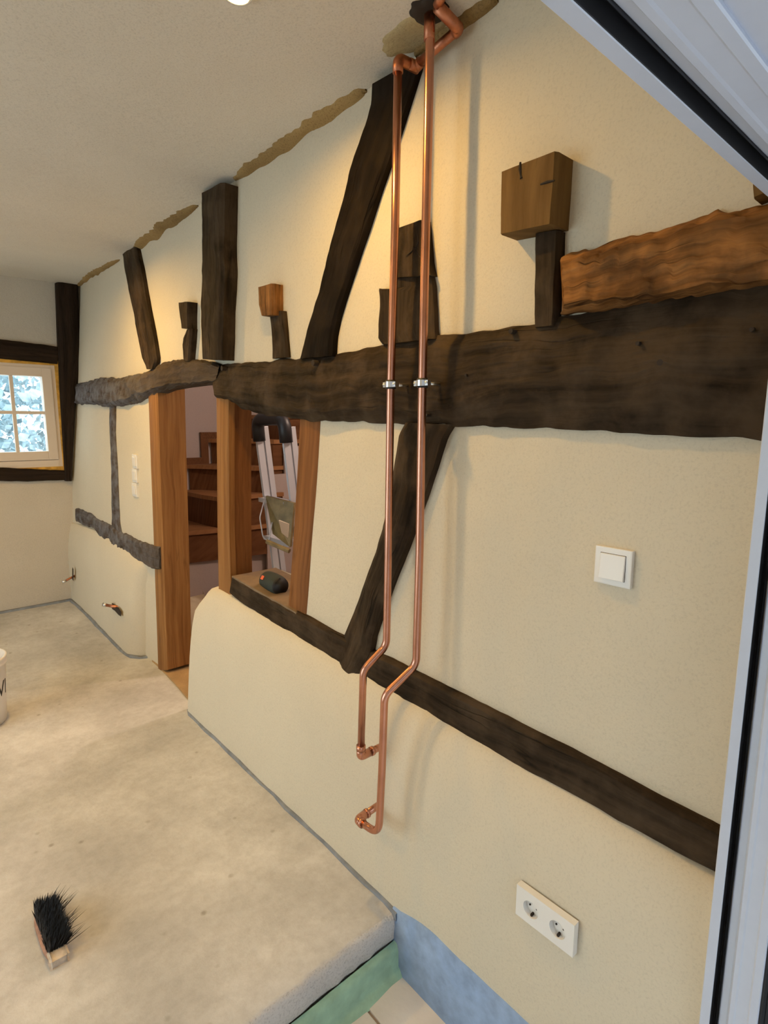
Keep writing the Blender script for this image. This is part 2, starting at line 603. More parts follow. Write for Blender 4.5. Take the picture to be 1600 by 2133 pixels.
for v in [g for g in r['geom'] if isinstance(g, bmesh.types.BMVert)]:
    v.co.x = max(1.24, v.co.x + 0.09)
wall_right = bm_obj('wall_right', bm, M['plaster'], None, True)
wall_right['kind'] = 'structure'
wall_right.data.set_sharp_from_angle(angle=math.radians(40))

def zsill(y):
    return 0.627 + 0.037 * y

# plinth right of the doorway: bellied plaster below the sill
def plinth_right():
    prof = [(-0.19, 1.05), (0.0, 1.05), (0.15, 1.050), (0.3, 1.051), (0.45, 1.053), (0.58, 1.057), (0.70, 1.064), (0.80, 1.075), (0.88, 1.088), (0.94, 1.103), (0.98, 1.118), (1.0, 1.135), (1.005, 1.16), (1.005, 1.34)]
    st = frange(0.20, 2.45, 0.05)
    rows = []
    for f, x in prof:
        row = []
        zf = (lambda y: f * zsill(y)) if f > 0 else (lambda y: f)
        t = max(0, f)
        yend = 2.79 - 0.13 * t - 0.05 * sstep(0.8, 1.0, t)
        rr = 0.045
        for y in st:
            row.append(V(x + 0.004 * noise.noise(Vector((y * 2.3, f * 3, 8))), y, zf(y)))
        for q in range(1, 4):
            y = 2.45 + (yend - rr - 2.45) * q / 3
            row.append(V(x, y, zf(y) - 0.06 * sstep(2.45, 2.75, y) * sstep(0.75, 1.0, t)))
        for a in range(1, 7):
            th = math.pi / 2 * a / 6
            y = yend - rr + rr * math.sin(th)
            row.append(V(min(1.34, x + rr * (1 - math.cos(th))), y, zf(y) - 0.06 * sstep(2.45, 2.75, y) * sstep(0.75, 1.0, t)))
        row.append(V(1.34, yend, row[-1].z))
        rows.append(row)
    n = len(rows[0])
    verts = [p for r_ in rows for p in r_]
    faces = []
    for i in range(len(rows) - 1):
        for j in range(n - 1):
            a = i * n + j
            faces.append((a, a + 1, a + n + 1, a + n))
    o = mesh_obj('plinth', verts, faces, M['plaster'], wall_right, True)
    return o
plinth_right()

# plinth left of the doorway, up to the low rail
def plinth_left():
    prof = [(0.0, 0.105), (0.2, 0.103), (0.4, 0.10), (0.6, 0.092), (0.75, 0.08), (0.86, 0.062), (0.93, 0.045), (0.98, 0.028), (1.0, 0.01), (1.005, -0.05)]
    def ztop(y):
        return lerp1([(3.3, 0.625), (3.6, 0.66), (3.9, 0.70), (4.4, 0.735), (5.3, 0.70)], y)
    rows = []
    for f, pr in prof:
        row = []
        yst = 3.62 - 0.10 * f - 0.06 * sstep(0.7, 1, f)
        rr = 0.13
        def bx(y):
            z = f * ztop(y)
            full = wall_x(y, z)
            face = lerp1([(3.4, 1.045), (3.7, 1.047), (5.2, 1.0)], y)
            return full + (min(full, face) - full) * (pr / 0.105)
        x0 = bx(yst + rr)
        row.append(V(1.34, yst, f * ztop(yst)))
        row.append(V(max(1.25, x0 + rr + 0.01), yst, f * ztop(yst)))
        for a in range(0, 9):
            th = math.pi / 2 * a / 8
            y = yst + rr - rr * math.cos(th)
            row.append(V(x0 + rr - rr * math.sin(th), y, f * ztop(y)))
        for y in frange(yst + rr + 0.05, 5.08, 0.08)[0:]:
            row.append(V(bx(y) + 0.004 * noise.noise(Vector((y * 2.3, f * 3, 8))), y, f * ztop(y)))
        rows.append(row)
    n = min(len(r_) for r_ in rows)
    rows = [resample(r_[:], n) if len(r_) != n else r_ for r_ in rows]
    verts = [p for r_ in rows for p in r_]
    faces = []
    for i in range(len(rows) - 1):
        for j in range(n - 1):
            a = i * n + j
            faces.append((a, a + 1, a + n + 1, a + n))
    return mesh_obj('plinth', verts, faces, M['plaster'], wall_right, True)
plinth_left()

# back wall with window opening
WX0, WX1, WZ0, WZ1 = 0.42, 1.055, 1.135, 1.965
xs = [X_LEFT - 0.05] + frange(-2.2, WX0, 0.2)[0:] + frange(WX0, WX1, 0.1)[1:] + [1.12, 1.3]
zs2 = [-0.1] + frange(0.2, WZ0, 0.2) + frange(WZ0, WZ1, 0.1)[1:] + [2.2, 2.4, 2.7]
bm = bmesh.new()
gv = [[bm.verts.new(V(x, Y_BACK + 0.006 * noise.noise(Vector((x * 2, z * 2, 4))), z)) for x in xs] for z in zs2]
for j in range(len(zs2) - 1):
    for i in range(len(xs) - 1):
        if WX0 < (xs[i] + xs[i + 1]) / 2 < WX1 and WZ0 < (zs2[j] + zs2[j + 1]) / 2 < WZ1:
            continue
        bm.faces.new((gv[j][i], gv[j][i + 1], gv[j + 1][i + 1], gv[j + 1][i]))
r = bmesh.ops.extrude_edge_only(bm, edges=[e for e in bm.edges if e.is_boundary])
for v in [g for g in r['geom'] if isinstance(g, bmesh.types.BMVert)]:
    v.co.y += 0.12
wall_back = bm_obj('wall_back', bm, M['plaster_back'])
wall_back['kind'] = 'structure'

bm = bmesh.new()
# patio window in the left wall, beyond the frame: the cool light on floor and plinth
LY0, LY1, LZ0, LZ1 = 1.1, 3.9, 0.05, 2.10
box(bm, (X_LEFT - 0.12, -0.02, -0.25), (X_LEFT, LY0, 2.7)); box(bm, (X_LEFT - 0.12, LY1, -0.25), (X_LEFT, Y_BACK + 0.2, 2.7))
box(bm, (X_LEFT - 0.12, LY0, -0.25), (X_LEFT, LY1, LZ0)); box(bm, (X_LEFT - 0.12, LY0, LZ1), (X_LEFT, LY1, 2.7))
wall_left = bm_obj('wall_left', bm, M['plaster']); wall_left['kind'] = 'structure'

def ceil_pt(x, y):
    return V(x, y, ceil_z(y) + 0.004 * noise.noise(Vector((x * 1.5, y * 1.5, 7))))
ceiling = grid_surface('ceiling', frange(X_LEFT - 0.1, 1.36, 0.12), frange(0.16, 5.2, 0.12), ceil_pt, M['ceiling'])
ceiling['kind'] = 'structure'

# upper floor slab: rough front edge at y about 1.13
STEP_Y = 1.135
def build_floor():
    xs = frange(X_LEFT - 0.05, 1.36, 0.03)
    yy = [STEP_Y, STEP_Y + 0.01, STEP_Y + 0.025] + frange(STEP_Y + 0.05, 5.1, 0.06)
    verts, faces = [], []
    def edge(x):
        return 0.016 * noise.noise(Vector((x * 14, 1, 1))) + 0.010 * noise.noise(Vector((x * 45, 4, 1)))
    n = len(xs)
    nseg = 0
    for zf, dy in ((-0.24, 0.012), (-0.105, 0.008), (-0.09, -0.004), (-0.05, -0.006), (-0.015, -0.004)):
        for x in xs:
            verts.append(V(x, STEP_Y + dy + edge(x) * (0.5 if zf > -0.1 else 0.25) + 0.006 * noise.noise(Vector((x * 40, zf * 40, 2))), zf))
        nseg += 1
    for y in yy:
        for x in xs:
            w = 1 - sstep(STEP_Y, STEP_Y + 0.06, y)
            verts.append(V(x, y + 0.006 * w + edge(x) * 0.6 * w, floor_z(x, y) - 0.005 * w + 0.003 * w * noise.noise(Vector((x * 50, y * 50, 0)))))
        nseg += 1
    for j in range(nseg - 1):
        for i in range(n - 1):
            a = j * n + i
            faces.append((a, a + 1, a + n + 1, a + n))
    o = mesh_obj('floor', verts, faces, M['floor'], None, True)
    o['kind'] = 'structure'
    me = o.data
    me.materials.append(M['concrete_edge'])
    for p in me.polygons:
        if p.center.z < -0.008 and p.center.y < STEP_Y + 0.04:
            p.material_index = 1
    return o
floor = build_floor()

# lower floor by the door: pale stone tiles with recessed joints
LOW = -0.19
low = box_obj('floor_lower', (X_LEFT, -1.9, LOW - 0.12), (1.30, STEP_Y + 0.06, LOW - 0.006), M['grout'])
low['kind'] = 'structure'
tile_me = None
tp = atz(772, 2110, LOW); tq = atz(925, 2105, LOW)
JX = [tp.x]
while JX[0] > -1.2: JX.insert(0, JX[0] - 0.30)
JX.append(tp.x + (tq.x - tp.x) if tq.x - tp.x > 0.1 else tp.x + 0.16)
if JX[-1] < 1.04: JX.append(1.06)
JY = [1.10, 0.62, 0.14, -0.34, -0.82, -1.3]
for yi in range(len(JY) - 1):
    for xi in range(len(JX) - 1):
        bm = bmesh.new()
        x0, x1, y1, y0 = JX[xi] + 0.004, JX[xi + 1] - 0.004, JY[yi] - 0.004, JY[yi + 1] + 0.004
        box(bm, (x0, y0, LOW - 0.02), (x1, y1, LOW + random.uniform(-0.001, 0.001)), 0.003)
        bm_obj('tile', bm, M['floor_tile'], low)

# ------------------------------------------------------------------ front wall and white door frame
XJ, ZR, XD = 1.03, 0.307 + 1.51, -0.20
wf = empty('wall_front')
wf['kind'] = 'structure'
bm = bmesh.new()
box(bm, (X_LEFT, 0.06, ZR + 0.07), (1.36, 0.262, 2.7))
bm_obj('wall_panel', bm, M['plaster'], wf)
bm = bmesh.new()
box(bm, (X_LEFT, 0.06, -0.2), (XD - 0.07, 0.262, ZR + 0.07))
bm_obj('wall_panel', bm, M['plaster'], wf)
bm = bmesh.new()
box(bm, (XJ + 0.065, 0.06, -0.2), (1.36, 0.262, ZR + 0.07))
bm_obj('wall_panel', bm, M['plaster'], wf)
bm = bmesh.new()
box(bm, (XJ + 0.012, 0.03, -0.2), (1.36, 0.182, ZR + 0.2)); box(bm, (XD - 0.3, 0.03, ZR + 0.012), (XJ + 0.012, 0.17, ZR + 0.2))
bm_obj('facade_edge', bm, M['facade'], wf)

door = empty('door_1', (0, 0, 0)); door['kind'] = 'structure'
def frame_sweep(name, prof, mat):
    """profile (y, outward offset) swept round the opening with mitred corners"""
    verts, faces = [], []
    for y, d in prof:
        verts += [V(XJ + d, y, LOW), V(XJ + d, y, ZR + d), V(XD - d, y, ZR + d), V(XD - d, y, LOW)]
    for i in range(len(prof) - 1):
        for j in range(3):
            a = i * 4 + j
            faces.append((a, a + 1, a + 5, a + 4))
    o = mesh_obj(name, verts, faces, mat, door)
    return o
frame_sweep('inner_profile', [(0.277, 0.07), (0.277, 0.0015), (0.2755, 0.0), (0.2612, 0.0), (0.2604, 0.0008)], M['upvc'])
frame_sweep('gasket', [(0.2604, 0.0008), (0.2600, 0.0016), (0.2598, 0.020), (0.2570, 0.019), (0.2545, 0.014), (0.2520, 0.016), (0.2500, 0.012), (0.2495, 0.008)], M['rubber'])
frame_sweep('middle_profile', [(0.250, 0.02), (0.250, 0.0125), (0.2490, 0.0115), (0.237, 0.0100), (0.2335, 0.0050), (0.2325, 0.0015), (0.2315, 0.0005), (0.225, 0.0005), (0.222, 0.0015)], M['upvc'])
frame_sweep('outer_profile', [(0.222, 0.0015), (0.205, 0.0015), (0.2035, 0.0005), (0.202, -0.001), (0.191, -0.001), (0.1895, 0.0005), (0.1895, 0.03)], M['upvc'])
frame_sweep('outer_seal', [(0.1895, 0.004), (0.186, 0.004), (0.183, 0.010), (0.180, 0.03)], M['rubber'])

bm = bmesh.new()
box(bm, (XD - 0.03, 0.166, ZR + 0.0035), (XJ - 0.012, 0.190, ZR + 0.03), 0.002)
bm_obj('drip_rail', bm, M['upvc'], door)
# ------------------------------------------------------------------ window in the back wall
win = empty('window_1', (0, 0, 0)); win['kind'] = 'structure'
bm = bmesh.new()
yb0, yb1 = Y_BACK - 0.012, Y_BACK + 0.10
def ring(bm, x0, x1, z0, z1, t, y0, y1, bev=0.004):
    box(bm, (x0, y0, z0), (x0 + t, y1, z1), bev); box(bm, (x1 - t, y0, z0), (x1, y1, z1), bev)
    box(bm, (x0 + t * 0.98, y0, z0), (x1 - t * 0.98, y1, z0 + t), bev); box(bm, (x0 + t * 0.98, y0, z1 - t), (x1 - t * 0.98, y1, z1), bev)
ring(bm, WX0 - 0.006, WX1 + 0.008, WZ0 - 0.006, WZ1 + 0.006, 0.036, yb0 - 0.004, yb1)
bm_obj('sealing_foam', bm, M['ochre'], win)
bm = bmesh.new()
ring(bm, WX0 + 0.026, WX1 - 0.026, WZ0 + 0.026, WZ1 - 0.026, 0.03, yb0 + 0.004, yb1, 0.003)
box(bm, (WX0 + 0.05, yb0 + 0.002, WZ0 + 0.05), (WX1 - 0.05, yb1, WZ0 + 0.082), 0.003)
bm_obj('frame', bm, M['window_paint'], win)
bm = bmesh.new()
SX0, SX1, SZ0, SZ1 = WX0 + 0.054, WX1 - 0.054, WZ0 + 0.085, WZ1 - 0.052
ring(bm, SX0, SX1, SZ0, SZ1, 0.066, yb0 - 0.006, yb1 - 0.03, 0.005)
bm_obj('sash', bm, M['window_paint'], win)
gx0, gx1, gz0, gz1 = SX0 + 0.066, SX1 - 0.066, SZ0 + 0.066, SZ1 - 0.066
mxx, mzz = (gx0 + gx1) / 2, gz0 + (gz1 - gz0) * 0.52
bm = bmesh.new(); box(bm, (mxx - 0.012, yb0 + 0.006, gz0), (mxx + 0.012, yb0 + 0.04, gz1), 0.004)
bm_obj('glazing_bar', bm, M['window_paint'], win)
bm = bmesh.new(); box(bm, (gx0, yb0 + 0.008, mzz - 0.012), (gx1, yb0 + 0.038, mzz + 0.012), 0.004)
bm_obj('glazing_bar', bm, M['window_paint'], win)
for a0, a1 in ((gx0, mxx), (mxx, gx1)):
    for c0, c1 in ((gz0, mzz), (mzz, gz1)):
        box_obj('pane', (a0, yb0 + 0.02, c0), (a1, yb0 + 0.024, c1), M['glass'], win)

win2 = empty('window_2', (0, 0, 0)); win2['kind'] = 'structure'
bm = bmesh.new()
for y0, y1 in ((LY0, LY0 + 0.06), ((LY0 + LY1) / 2 - 0.05, (LY0 + LY1) / 2 + 0.05), (LY1 - 0.06, LY1)):
    box(bm, (X_LEFT - 0.08, y0, LZ0), (X_LEFT - 0.01, y1, LZ1), 0.004)
for z0, z1 in ((LZ0, LZ0 + 0.07), (LZ1 - 0.07, LZ1)):
    box(bm, (X_LEFT - 0.078, LY0, z0), (X_LEFT - 0.012, LY1, z1), 0.004)
bm_obj('frame', bm, M['upvc'], win2)
for y0, y1 in ((LY0 + 0.05, (LY0 + LY1) / 2 - 0.04), ((LY0 + LY1) / 2 + 0.04, LY1 - 0.05)):
    box_obj('pane', (X_LEFT - 0.05, y0, LZ0 + 0.06), (X_LEFT - 0.045, y1, LZ1 - 0.06), M['glass'], win2)

# ------------------------------------------------------------------ timbers
TIMBERS = 'exposed dark timbers of the half timbered wall'
def timber(name, label, A, B, prot, mat, n=26, rough=0.006, seed=1.0, group=None, cat='timber', sub=4, back=0.05, parent=None, edge=0.08):
    """A, B: pixel polylines of the front face's two long edges; front face at prot, arrises eased"""
    ra = resample([onwall(px, py, prot) for px, py in A], n)
    rb = resample([onwall(px, py, prot) for px, py in B], n)
    ez = min(0.010, prot * 0.4)
    inn = Vector((1, 0, 0))
    rows = [[p + inn * ez for p in ra],
            [a.lerp(b, edge) for a, b in zip(ra, rb)],
            [a.lerp(b, 1 - edge) for a, b in zip(ra, rb)],
            [p + inn * ez for p in rb]]
    o = loft_rows(name, rows, mat, parent, n, rough, sub, seed, 10.0, prot + back)
    if label:
        props(o, label, cat, group)
    return o

G_UP = 'timbers standing on the long beam'
# long main beam from doorway to the white door frame
mb_top = [(449, 764), (470, 758), (495, 757), (560, 753), (600, 746), (630, 748), (700, 737), (790, 722), (900, 700), (1000, 692), (1110, 680), (1180, 660), (1262, 640), (1330, 628), (1450, 612), (1640, 580)]
mb_up = [(448, 774), (470, 770), (520, 768), (600, 764), (700, 756), (800, 742), (900, 724), (1000, 712), (1100, 702), (1180, 702), (1330, 686), (1450, 672), (1640, 650)]
mb_mid = [(447, 800), (520, 802), (600, 806), (700, 806), (800, 800), (900, 790), (1050, 770), (1200, 758), (1400, 744), (1640, 730)]
mb_low = [(449, 824), (478, 827), (520, 836), (572, 850), (627, 859), (682, 855), (720, 851), (785, 850), (817, 850), (860, 856), (930, 850), (1000, 830), (1062, 814), (1162, 820), (1280, 820), (1360, 806), (1425, 812), (1640, 802)]
mb_bot = [(451, 830), (478, 833), (500, 848), (525, 858), (560, 866), (600, 869), (640, 876), (700, 878), (800, 881), (860, 884), (945, 886), (1060, 890), (1200, 894), (1300, 901), (1420, 910), (1640, 915)]
main_beam = wood_loft('main_beam', [mb_top, mb_up, mb_mid, mb_low, mb_bot], [0.008, 0.024, 0.032, 0.032, 0.010], M['dark_oak'], None, 130, 0.015, 0.06, 5, 2.0, 8.0)
props(main_beam, 'long thick dark oak beam running across the wall behind the copper pipes', 'beam')

def beam_hole(px, py, w, pr=0.040):
    p = onwall(px, py, pr)
    bm = bmesh.new(); tube(bm, [p + V(-0.001, 0, 0), p + V(0.02, 0, 0)], w, 9)
    o = bm_obj('peg_hole', bm, M['dark_hole']); o.parent = main_beam
for q in ((887, 864, 0.006), (1375, 755, 0.006), (1328, 715, 0.004), (1566, 686, 0.004), (970, 781, 0.003), (1064, 690, 0.006), (652, 756, 0.010), (462, 767, 0.010)):
    beam_hole(*q)
# lintel beam over the doorway, knotted and grey at its far end
lb_top = [(157, 800), (182, 796), (195, 791), (206, 787), (225, 787), (250, 788), (267, 783), (289, 779), (304, 775), (325, 763), (342, 754), (374, 749), (410, 748), (437, 753), (457, 758)]
lb_up = [(157, 808), (195, 800), (225, 796), (250, 796), (289, 787), (325, 772), (374, 758), (410, 757), (457, 766)]
lb_low = [(157, 832), (182, 834), (206, 836), (225, 838), (240, 836), (262, 830), (285, 818), (305, 812), (325, 806), (352, 799), (400, 795), (448, 792)]
lb_bot = [(157, 842), (182, 842), (204, 842), (214, 846), (231, 848), (246, 846), (272, 843), (290, 838), (310, 826), (345, 812), (372, 807), (410, 802), (448, 799)]
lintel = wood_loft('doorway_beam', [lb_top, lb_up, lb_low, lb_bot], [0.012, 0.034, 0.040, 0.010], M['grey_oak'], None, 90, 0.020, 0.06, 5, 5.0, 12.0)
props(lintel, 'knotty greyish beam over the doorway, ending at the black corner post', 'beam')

timber('brace', 'slim dark brace leaning left in the far upper wall panel', [(252, 528), (266, 603), (281, 681), (294, 744), (304, 769)], [(281, 514), (291, 562), (303, 634), (316, 697), (324, 750), (317, 769)], 0.028, M['dark_oak'], seed=3.0, group=G_UP)
timber('joist_end', 'small dark beam end above the doorway, beside the thick upright post', [(371, 631), (374, 658), (377, 684)], [(391.5, 628), (391, 657), (391, 685)], 0.045, M['dark_oak'], 8, 0.004, 4.0, G_UP, back=0.03)
timber('short_post', 'short waisted dark post under the smallest beam end above the doorway', [(389, 686), (381, 703), (379, 719), (382, 751)], [(396, 684), (395, 703), (394, 719), (391, 752)], 0.036, M['dark_oak'], 12, 0.004, 4.5, G_UP)
timber('upright_post', 'thick dark upright post between ceiling and beam, above the hatch', [(416, 405), (417, 475), (419.5, 531), (416, 618), (418, 748)], [(464, 379), (463, 440), (462, 504), (464, 566), (460, 649), (459, 749)], 0.065, M['dark_oak'], 34, 0.007, 6.0, G_UP)
timber('joist_end', 'dark beam end block capping a short post, left of the long brace', [(536, 599), (538, 634), (544, 658)], [(567, 590), (568, 625), (568, 656)], 0.045, M['brown_oak'], 8, 0.003, 7.0, G_UP, back=0.03)
timber('short_post', 'short dark post under the beam end left of the long brace', [(560, 652), (564, 690), (565, 747)], [(589, 647), (594, 700), (598, 744)], 0.018, M['dark_oak'], 12, 0.004, 7.5, G_UP)
timber('brace', 'long dark brace slanting up to the ceiling behind the copper pipes', [(772, 178), (768, 217), (753.5, 266), (735.5, 320), (722, 365), (702, 443), (680, 532), (660, 610), (642, 665), (620, 747)], [(866, 128), (858, 156), (829, 250), (802, 336), (784, 390), (766, 446), (741, 522), (719, 590), (696, 665), (690, 700), (687, 742)], 0.030, M['deep_oak'], 50, 0.008, 8.0, G_UP)
timber('joist_end', 'dark square beam end with a nail hole behind the copper pipes', [(816, 481), (815, 520), (812, 560), (813, 582)], [(879, 456), (884, 500), (888, 540), (893, 572)], 0.034, M['dark_oak'], 12, 0.006, 9.0, G_UP)
tje = bpy.data.objects['joist_end.002']
stub = timber('broken_post', 'broken dark post stub with jagged left edge, behind the copper pipes', [(813, 584), (812, 605), (786, 599), (785, 640), (783, 680), (781, 706), (794, 719)], [(893, 573), (896, 600), (898, 630), (900, 660), (902, 690), (904, 699), (905, 704)], 0.026, M['dark_oak'], 30, 0.010, 9.5, G_UP)

# sawn block on its post at the right, and the beam lying on the main beam
blk = timber('joist_end', 'large square sawn brown block with saw cuts, mounted above the beam', [(1042, 359), (1041, 420), (1040, 488)], [(1159, 313), (1154, 390), (1148, 466)], 0.066, M['block_oak'], 10, 0.0015, 10.0, G_UP, edge=0.03)
timber('short_post', 'dark short post carrying the large sawn brown block', [(1112, 488), (1112, 580), (1111, 682)], [(1163, 478), (1158, 580), (1152, 678)], 0.028, M['dark_oak'], 14, 0.004, 11.0, G_UP)
def cut(name, pts, w, mat, parent, prot):
    """saw cut or hole: dark slot seated in the face"""
    P = [onwall(px, py, prot) for px, py in pts]
    bm = bmesh.new()
    tube(bm, P, [w * (0.6 + 0.4 * (i % 2)) for i in range(len(P))], 6)
    o = bm_obj(name, bm, mat)
    o.parent = parent
    return o
cut('saw_cut', [(1084, 338), (1083.5, 352), (1085, 366), (1086, 372)], 0.0035, M['dark_hole'], blk, 0.066)
cut('saw_cut', [(1126, 384), (1140, 379), (1155, 376)], 0.003, M['dark_hole'], blk, 0.066)

cut('nail_hole', [(862, 516), (867, 523)], 0.006, M['dark_hole'], tje, 0.034)
cut('crack', [(846, 533), (860, 521), (868, 514), (872, 503)], 0.0016, M['dark_hole'], tje, 0.036)
cut('crack', [(866, 522), (874, 534), (882, 539)], 0.0016, M['dark_hole'], tje, 0.036)
ub_top = [(1174, 534), (1262, 509), (1330, 492), (1398, 473), (1473, 450), (1497, 434), (1539, 438), (1640, 412)]
ub_up = [(1173, 548), (1262, 524), (1330, 508), (1398, 490), (1470, 466), (1497, 456), (1539, 456), (1640, 432)]
ub_low = [(1172, 634), (1225, 630), (1272, 622), (1330, 615), (1398, 603), (1500, 592), (1640, 576)]
ub_bot = [(1171, 654), (1225, 652), (1272, 646), (1330, 638), (1398, 626), (1500, 612), (1640, 590)]
upper = wood_loft('upper_beam', [ub_top, ub_up, ub_low, ub_bot], [0.012, 0.046, 0.060, 0.004], M['brown_oak'], None, 110, 0.016, 0.06, 8, 12.0, 17.0)
props(upper, 'rough warm brown beam lying above the long beam at the right', 'beam')
timber('joist_end', 'cut brown beam end just under the white door frame, at the right edge', [(1567, 376), (1567, 395), (1568, 412)], [(1660, 330), (1660, 350), (1660, 372)], 0.05, M['block_oak'], 8, 0.002, 13.0, G_UP, edge=0.03)

# lower timbers
cb_l = [(846, 880), (832, 905), (823, 961), (817, 1009), (803, 1079), (784, 1147), (767, 1194), (744, 1259), (727, 1301), (711, 1338), (697, 1372), (695, 1404)]
cb_f = [(852, 880), (838, 905), (829, 961), (822, 1009), (809, 1079), (794, 1147), (780, 1194), (760, 1259), (745, 1310), (730, 1350), (716, 1385), (706, 1414)]
cb_r = [(938, 884), (922, 910), (905, 966), (882, 1037), (865, 1085), (843, 1144), (817, 1208), (792, 1279), (776, 1326), (770, 1360), (752, 1400), (731, 1423)]
curved = wood_loft('curved_brace', [cb_l, cb_f, [((a[0] + b[0]) / 2, (a[1] + b[1]) / 2) for a, b in zip(cb_f, cb_r)], cb_r], [0.010, 0.030, 0.034, 0.024], M['dark_oak'], None, 60, 0.008, 0.07, 3, 14.0, 9.0)
props(curved, 'curved dark brace below the long beam, its foot lapping the sill', 'timber')

sl_t = [(484, 1201), (500, 1211), (600, 1268), (640, 1288), (695, 1320), (772, 1357), (834, 1387), (913, 1428), (1000, 1472), (1200, 1574), (1300, 1628), (1404, 1684), (1499, 1733), (1560, 1764)]
sl_b = [(478, 1237), (500, 1257), (525, 1272), (550, 1290), (600, 1322), (650, 1352), (690, 1378), (758, 1417), (795, 1440), (832, 1461), (897, 1498), (987, 1552), (1140, 1632), (1300, 1720), (1374, 1761), (1490, 1822), (1540, 1848)]
sill_timber = timber('sill_beam', 'long low dark sill beam sloping past the copper pipes to the door frame', sl_t, sl_b, 0.022, M['dark_oak'], 90, 0.006, 15.0, None, 'beam', 3, 0.17)

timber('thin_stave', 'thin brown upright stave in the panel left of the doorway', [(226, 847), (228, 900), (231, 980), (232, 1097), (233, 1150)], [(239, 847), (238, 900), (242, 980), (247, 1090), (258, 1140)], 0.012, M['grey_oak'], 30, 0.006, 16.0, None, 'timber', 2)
rl_t = [(159, 1059), (184, 1069), (199, 1082), (216, 1089), (232, 1098), (250, 1111), (257, 1111), (283, 1126), (309, 1135), (332, 1139)]
rl_b = [(157, 1086), (178, 1096), (199, 1100), (206, 1117), (217, 1126), (232, 1128), (240, 1154), (259, 1149), (277, 1163), (305, 1178), (324, 1187), (333, 1187)]
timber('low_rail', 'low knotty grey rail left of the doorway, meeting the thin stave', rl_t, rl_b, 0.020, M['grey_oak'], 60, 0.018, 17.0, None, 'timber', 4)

# door posts and hatch posts of newer brown wood
def post(name, label, A, B, prot, deep, mat, seed, n=16):
    ra = resample([onwall(px, py, prot) for px, py in A], n)
    rb = resample([onwall(px, py, prot) for px, py in B], n)
    rows = [[p + V(0.004, 0, 0) for p in ra], [a.lerp(b, 0.05) for a, b in zip(ra, rb)], [a.lerp(b, 0.95) for a, b in zip(ra, rb)], [p + V(0.004, 0, 0) for p in rb]]
    o = loft_rows(name, rows, mat, None, n, 0.0012, 2, seed, 5.0, deep)
    return props(o, label, 'post')
post('door_post', 'tall brown timber door post left of the doorway', [(308, 812), (313, 950), (319, 1110), (324, 1250), (329, 1396)], [(327, 808), (332, 950), (338, 1110), (343, 1250), (348, 1396)], 0.012, 0.15, M['larch'], 20.0)
post('door_post', 'brown timber post between doorway and hatch', [(450, 822), (451, 950), (452, 1100), (455, 1242)], [(475, 824), (475, 950), (476, 1100), (480, 1242)], 0.014, 0.028, M['larch'], 21.0)
b2 = post('hatch_post', 'deep brown board behind the post, lining the left side of the hatch', [(470, 826), (471, 950), (473, 1100), (478, 1225)], [(486, 838), (486, 950), (487, 1100), (490, 1215)], -0.016, 0.085, M['larch_dark'], 22.0)
post('hatch_post', 'leaning brown timber post right of the hatch, beside the ladder', [(624, 868), (618, 980), (610, 1120), (599, 1272)], [(666, 872), (658, 1000), (650, 1120), (636, 1292)], 0.004, 0.16, M['larch_dark'], 23.0)

# timbers on the back wall
def back_timber(name, label, A, B, prot, mat, seed, n=24):
    ra = resample([aty(px, py, Y_BACK - prot) for px, py in A], n)
    rb = resample([aty(px, py, Y_BACK - prot) for px, py in B], n)
    e = V(0, 0.01, 0)
    rows = [[p + e for p in ra], [a.lerp(b, 0.1) for a, b in zip(ra, rb)], [a.lerp(b, 0.9) for a, b in zip(ra, rb)], [p + e for p in rb]]
    o = loft_rows(name, rows, mat, None, n, 0.008, 3, seed, 8.0, prot + 0.04, V(0, 1, 0))
    return props(o, label, 'timber')
back_timber('corner_post', 'black corner post from the ceiling down past the small window', [(117, 588), (121, 700), (125, 800), (131, 900), (136, 985), (137, 1002)], [(164, 588), (166, 680), (165, 780), (158, 850), (153, 940), (150, 1002)], 0.05, M['black_oak'], 30.0)
back_timber('window_head_beam', 'black beam on the back wall above the small window', [(-120, 690), (0, 706), (41, 711), (103, 719), (122, 723)], [(-120, 742), (0, 746), (60, 752), (120, 758)], 0.035, M['black_oak'], 31.0)
back_timber('window_sill_beam', 'black beam on the back wall under the small window', [(-120, 970), (0, 974), (136, 980)], [(-120, 1006), (0, 1002), (60, 1003), (140, 1000)], 0.035, M['black_oak'], 32.0)

# ------------------------------------------------------------------ bare clay joint between wall and ceiling
def joint(pts, w, seed, name='trim_1'):
    """rough fillet of bare clay in the angle of wall and ceiling"""
    P = resample([onwall(px, py, 0.0) for px, py in pts], 60)
    verts = []
    for i, p in enumerate(P):
        k = math.sin(math.pi * min(1, i / 59)) ** 0.25
        a = w * k * (0.8 + 0.4 * noise.noise(Vector((p.y * 6, seed, 0))) + 0.35 * noise.noise(Vector((p.y * 28, seed, 0))))
        b_ = w * 0.45 * k * (0.8 + 0.8 * noise.noise(Vector((p.y * 8, seed + 5, 0))))
        zc = ceil_z(p.y)
        xw = wall_x(p.y, zc)
        jj = 0.004 * noise.noise(Vector((p.y * 40, 0, seed)))
        verts += [V(xw - a, p.y, zc + 0.004), V(xw - a * 0.9, p.y, zc - 0.006), V(xw - a * 0.45 + jj, p.y, zc - 0.006 - b_ * 0.35), V(xw - 0.006, p.y, zc - b_ * 0.8 + jj), V(xw + 0.004, p.y, zc - b_)]
    faces = []
    for i in range(59):
        for k in range(4):
            a = i * 5 + k
            faces.append((a, a + 1, a + 6, a + 5))
    o = mesh_obj(name, verts, faces, M['clay'], None, True)
    o['kind'] = 'structure'
joint([(166, 594), (200, 574), (250, 533)], 0.045, 1.0, 'trim_1')
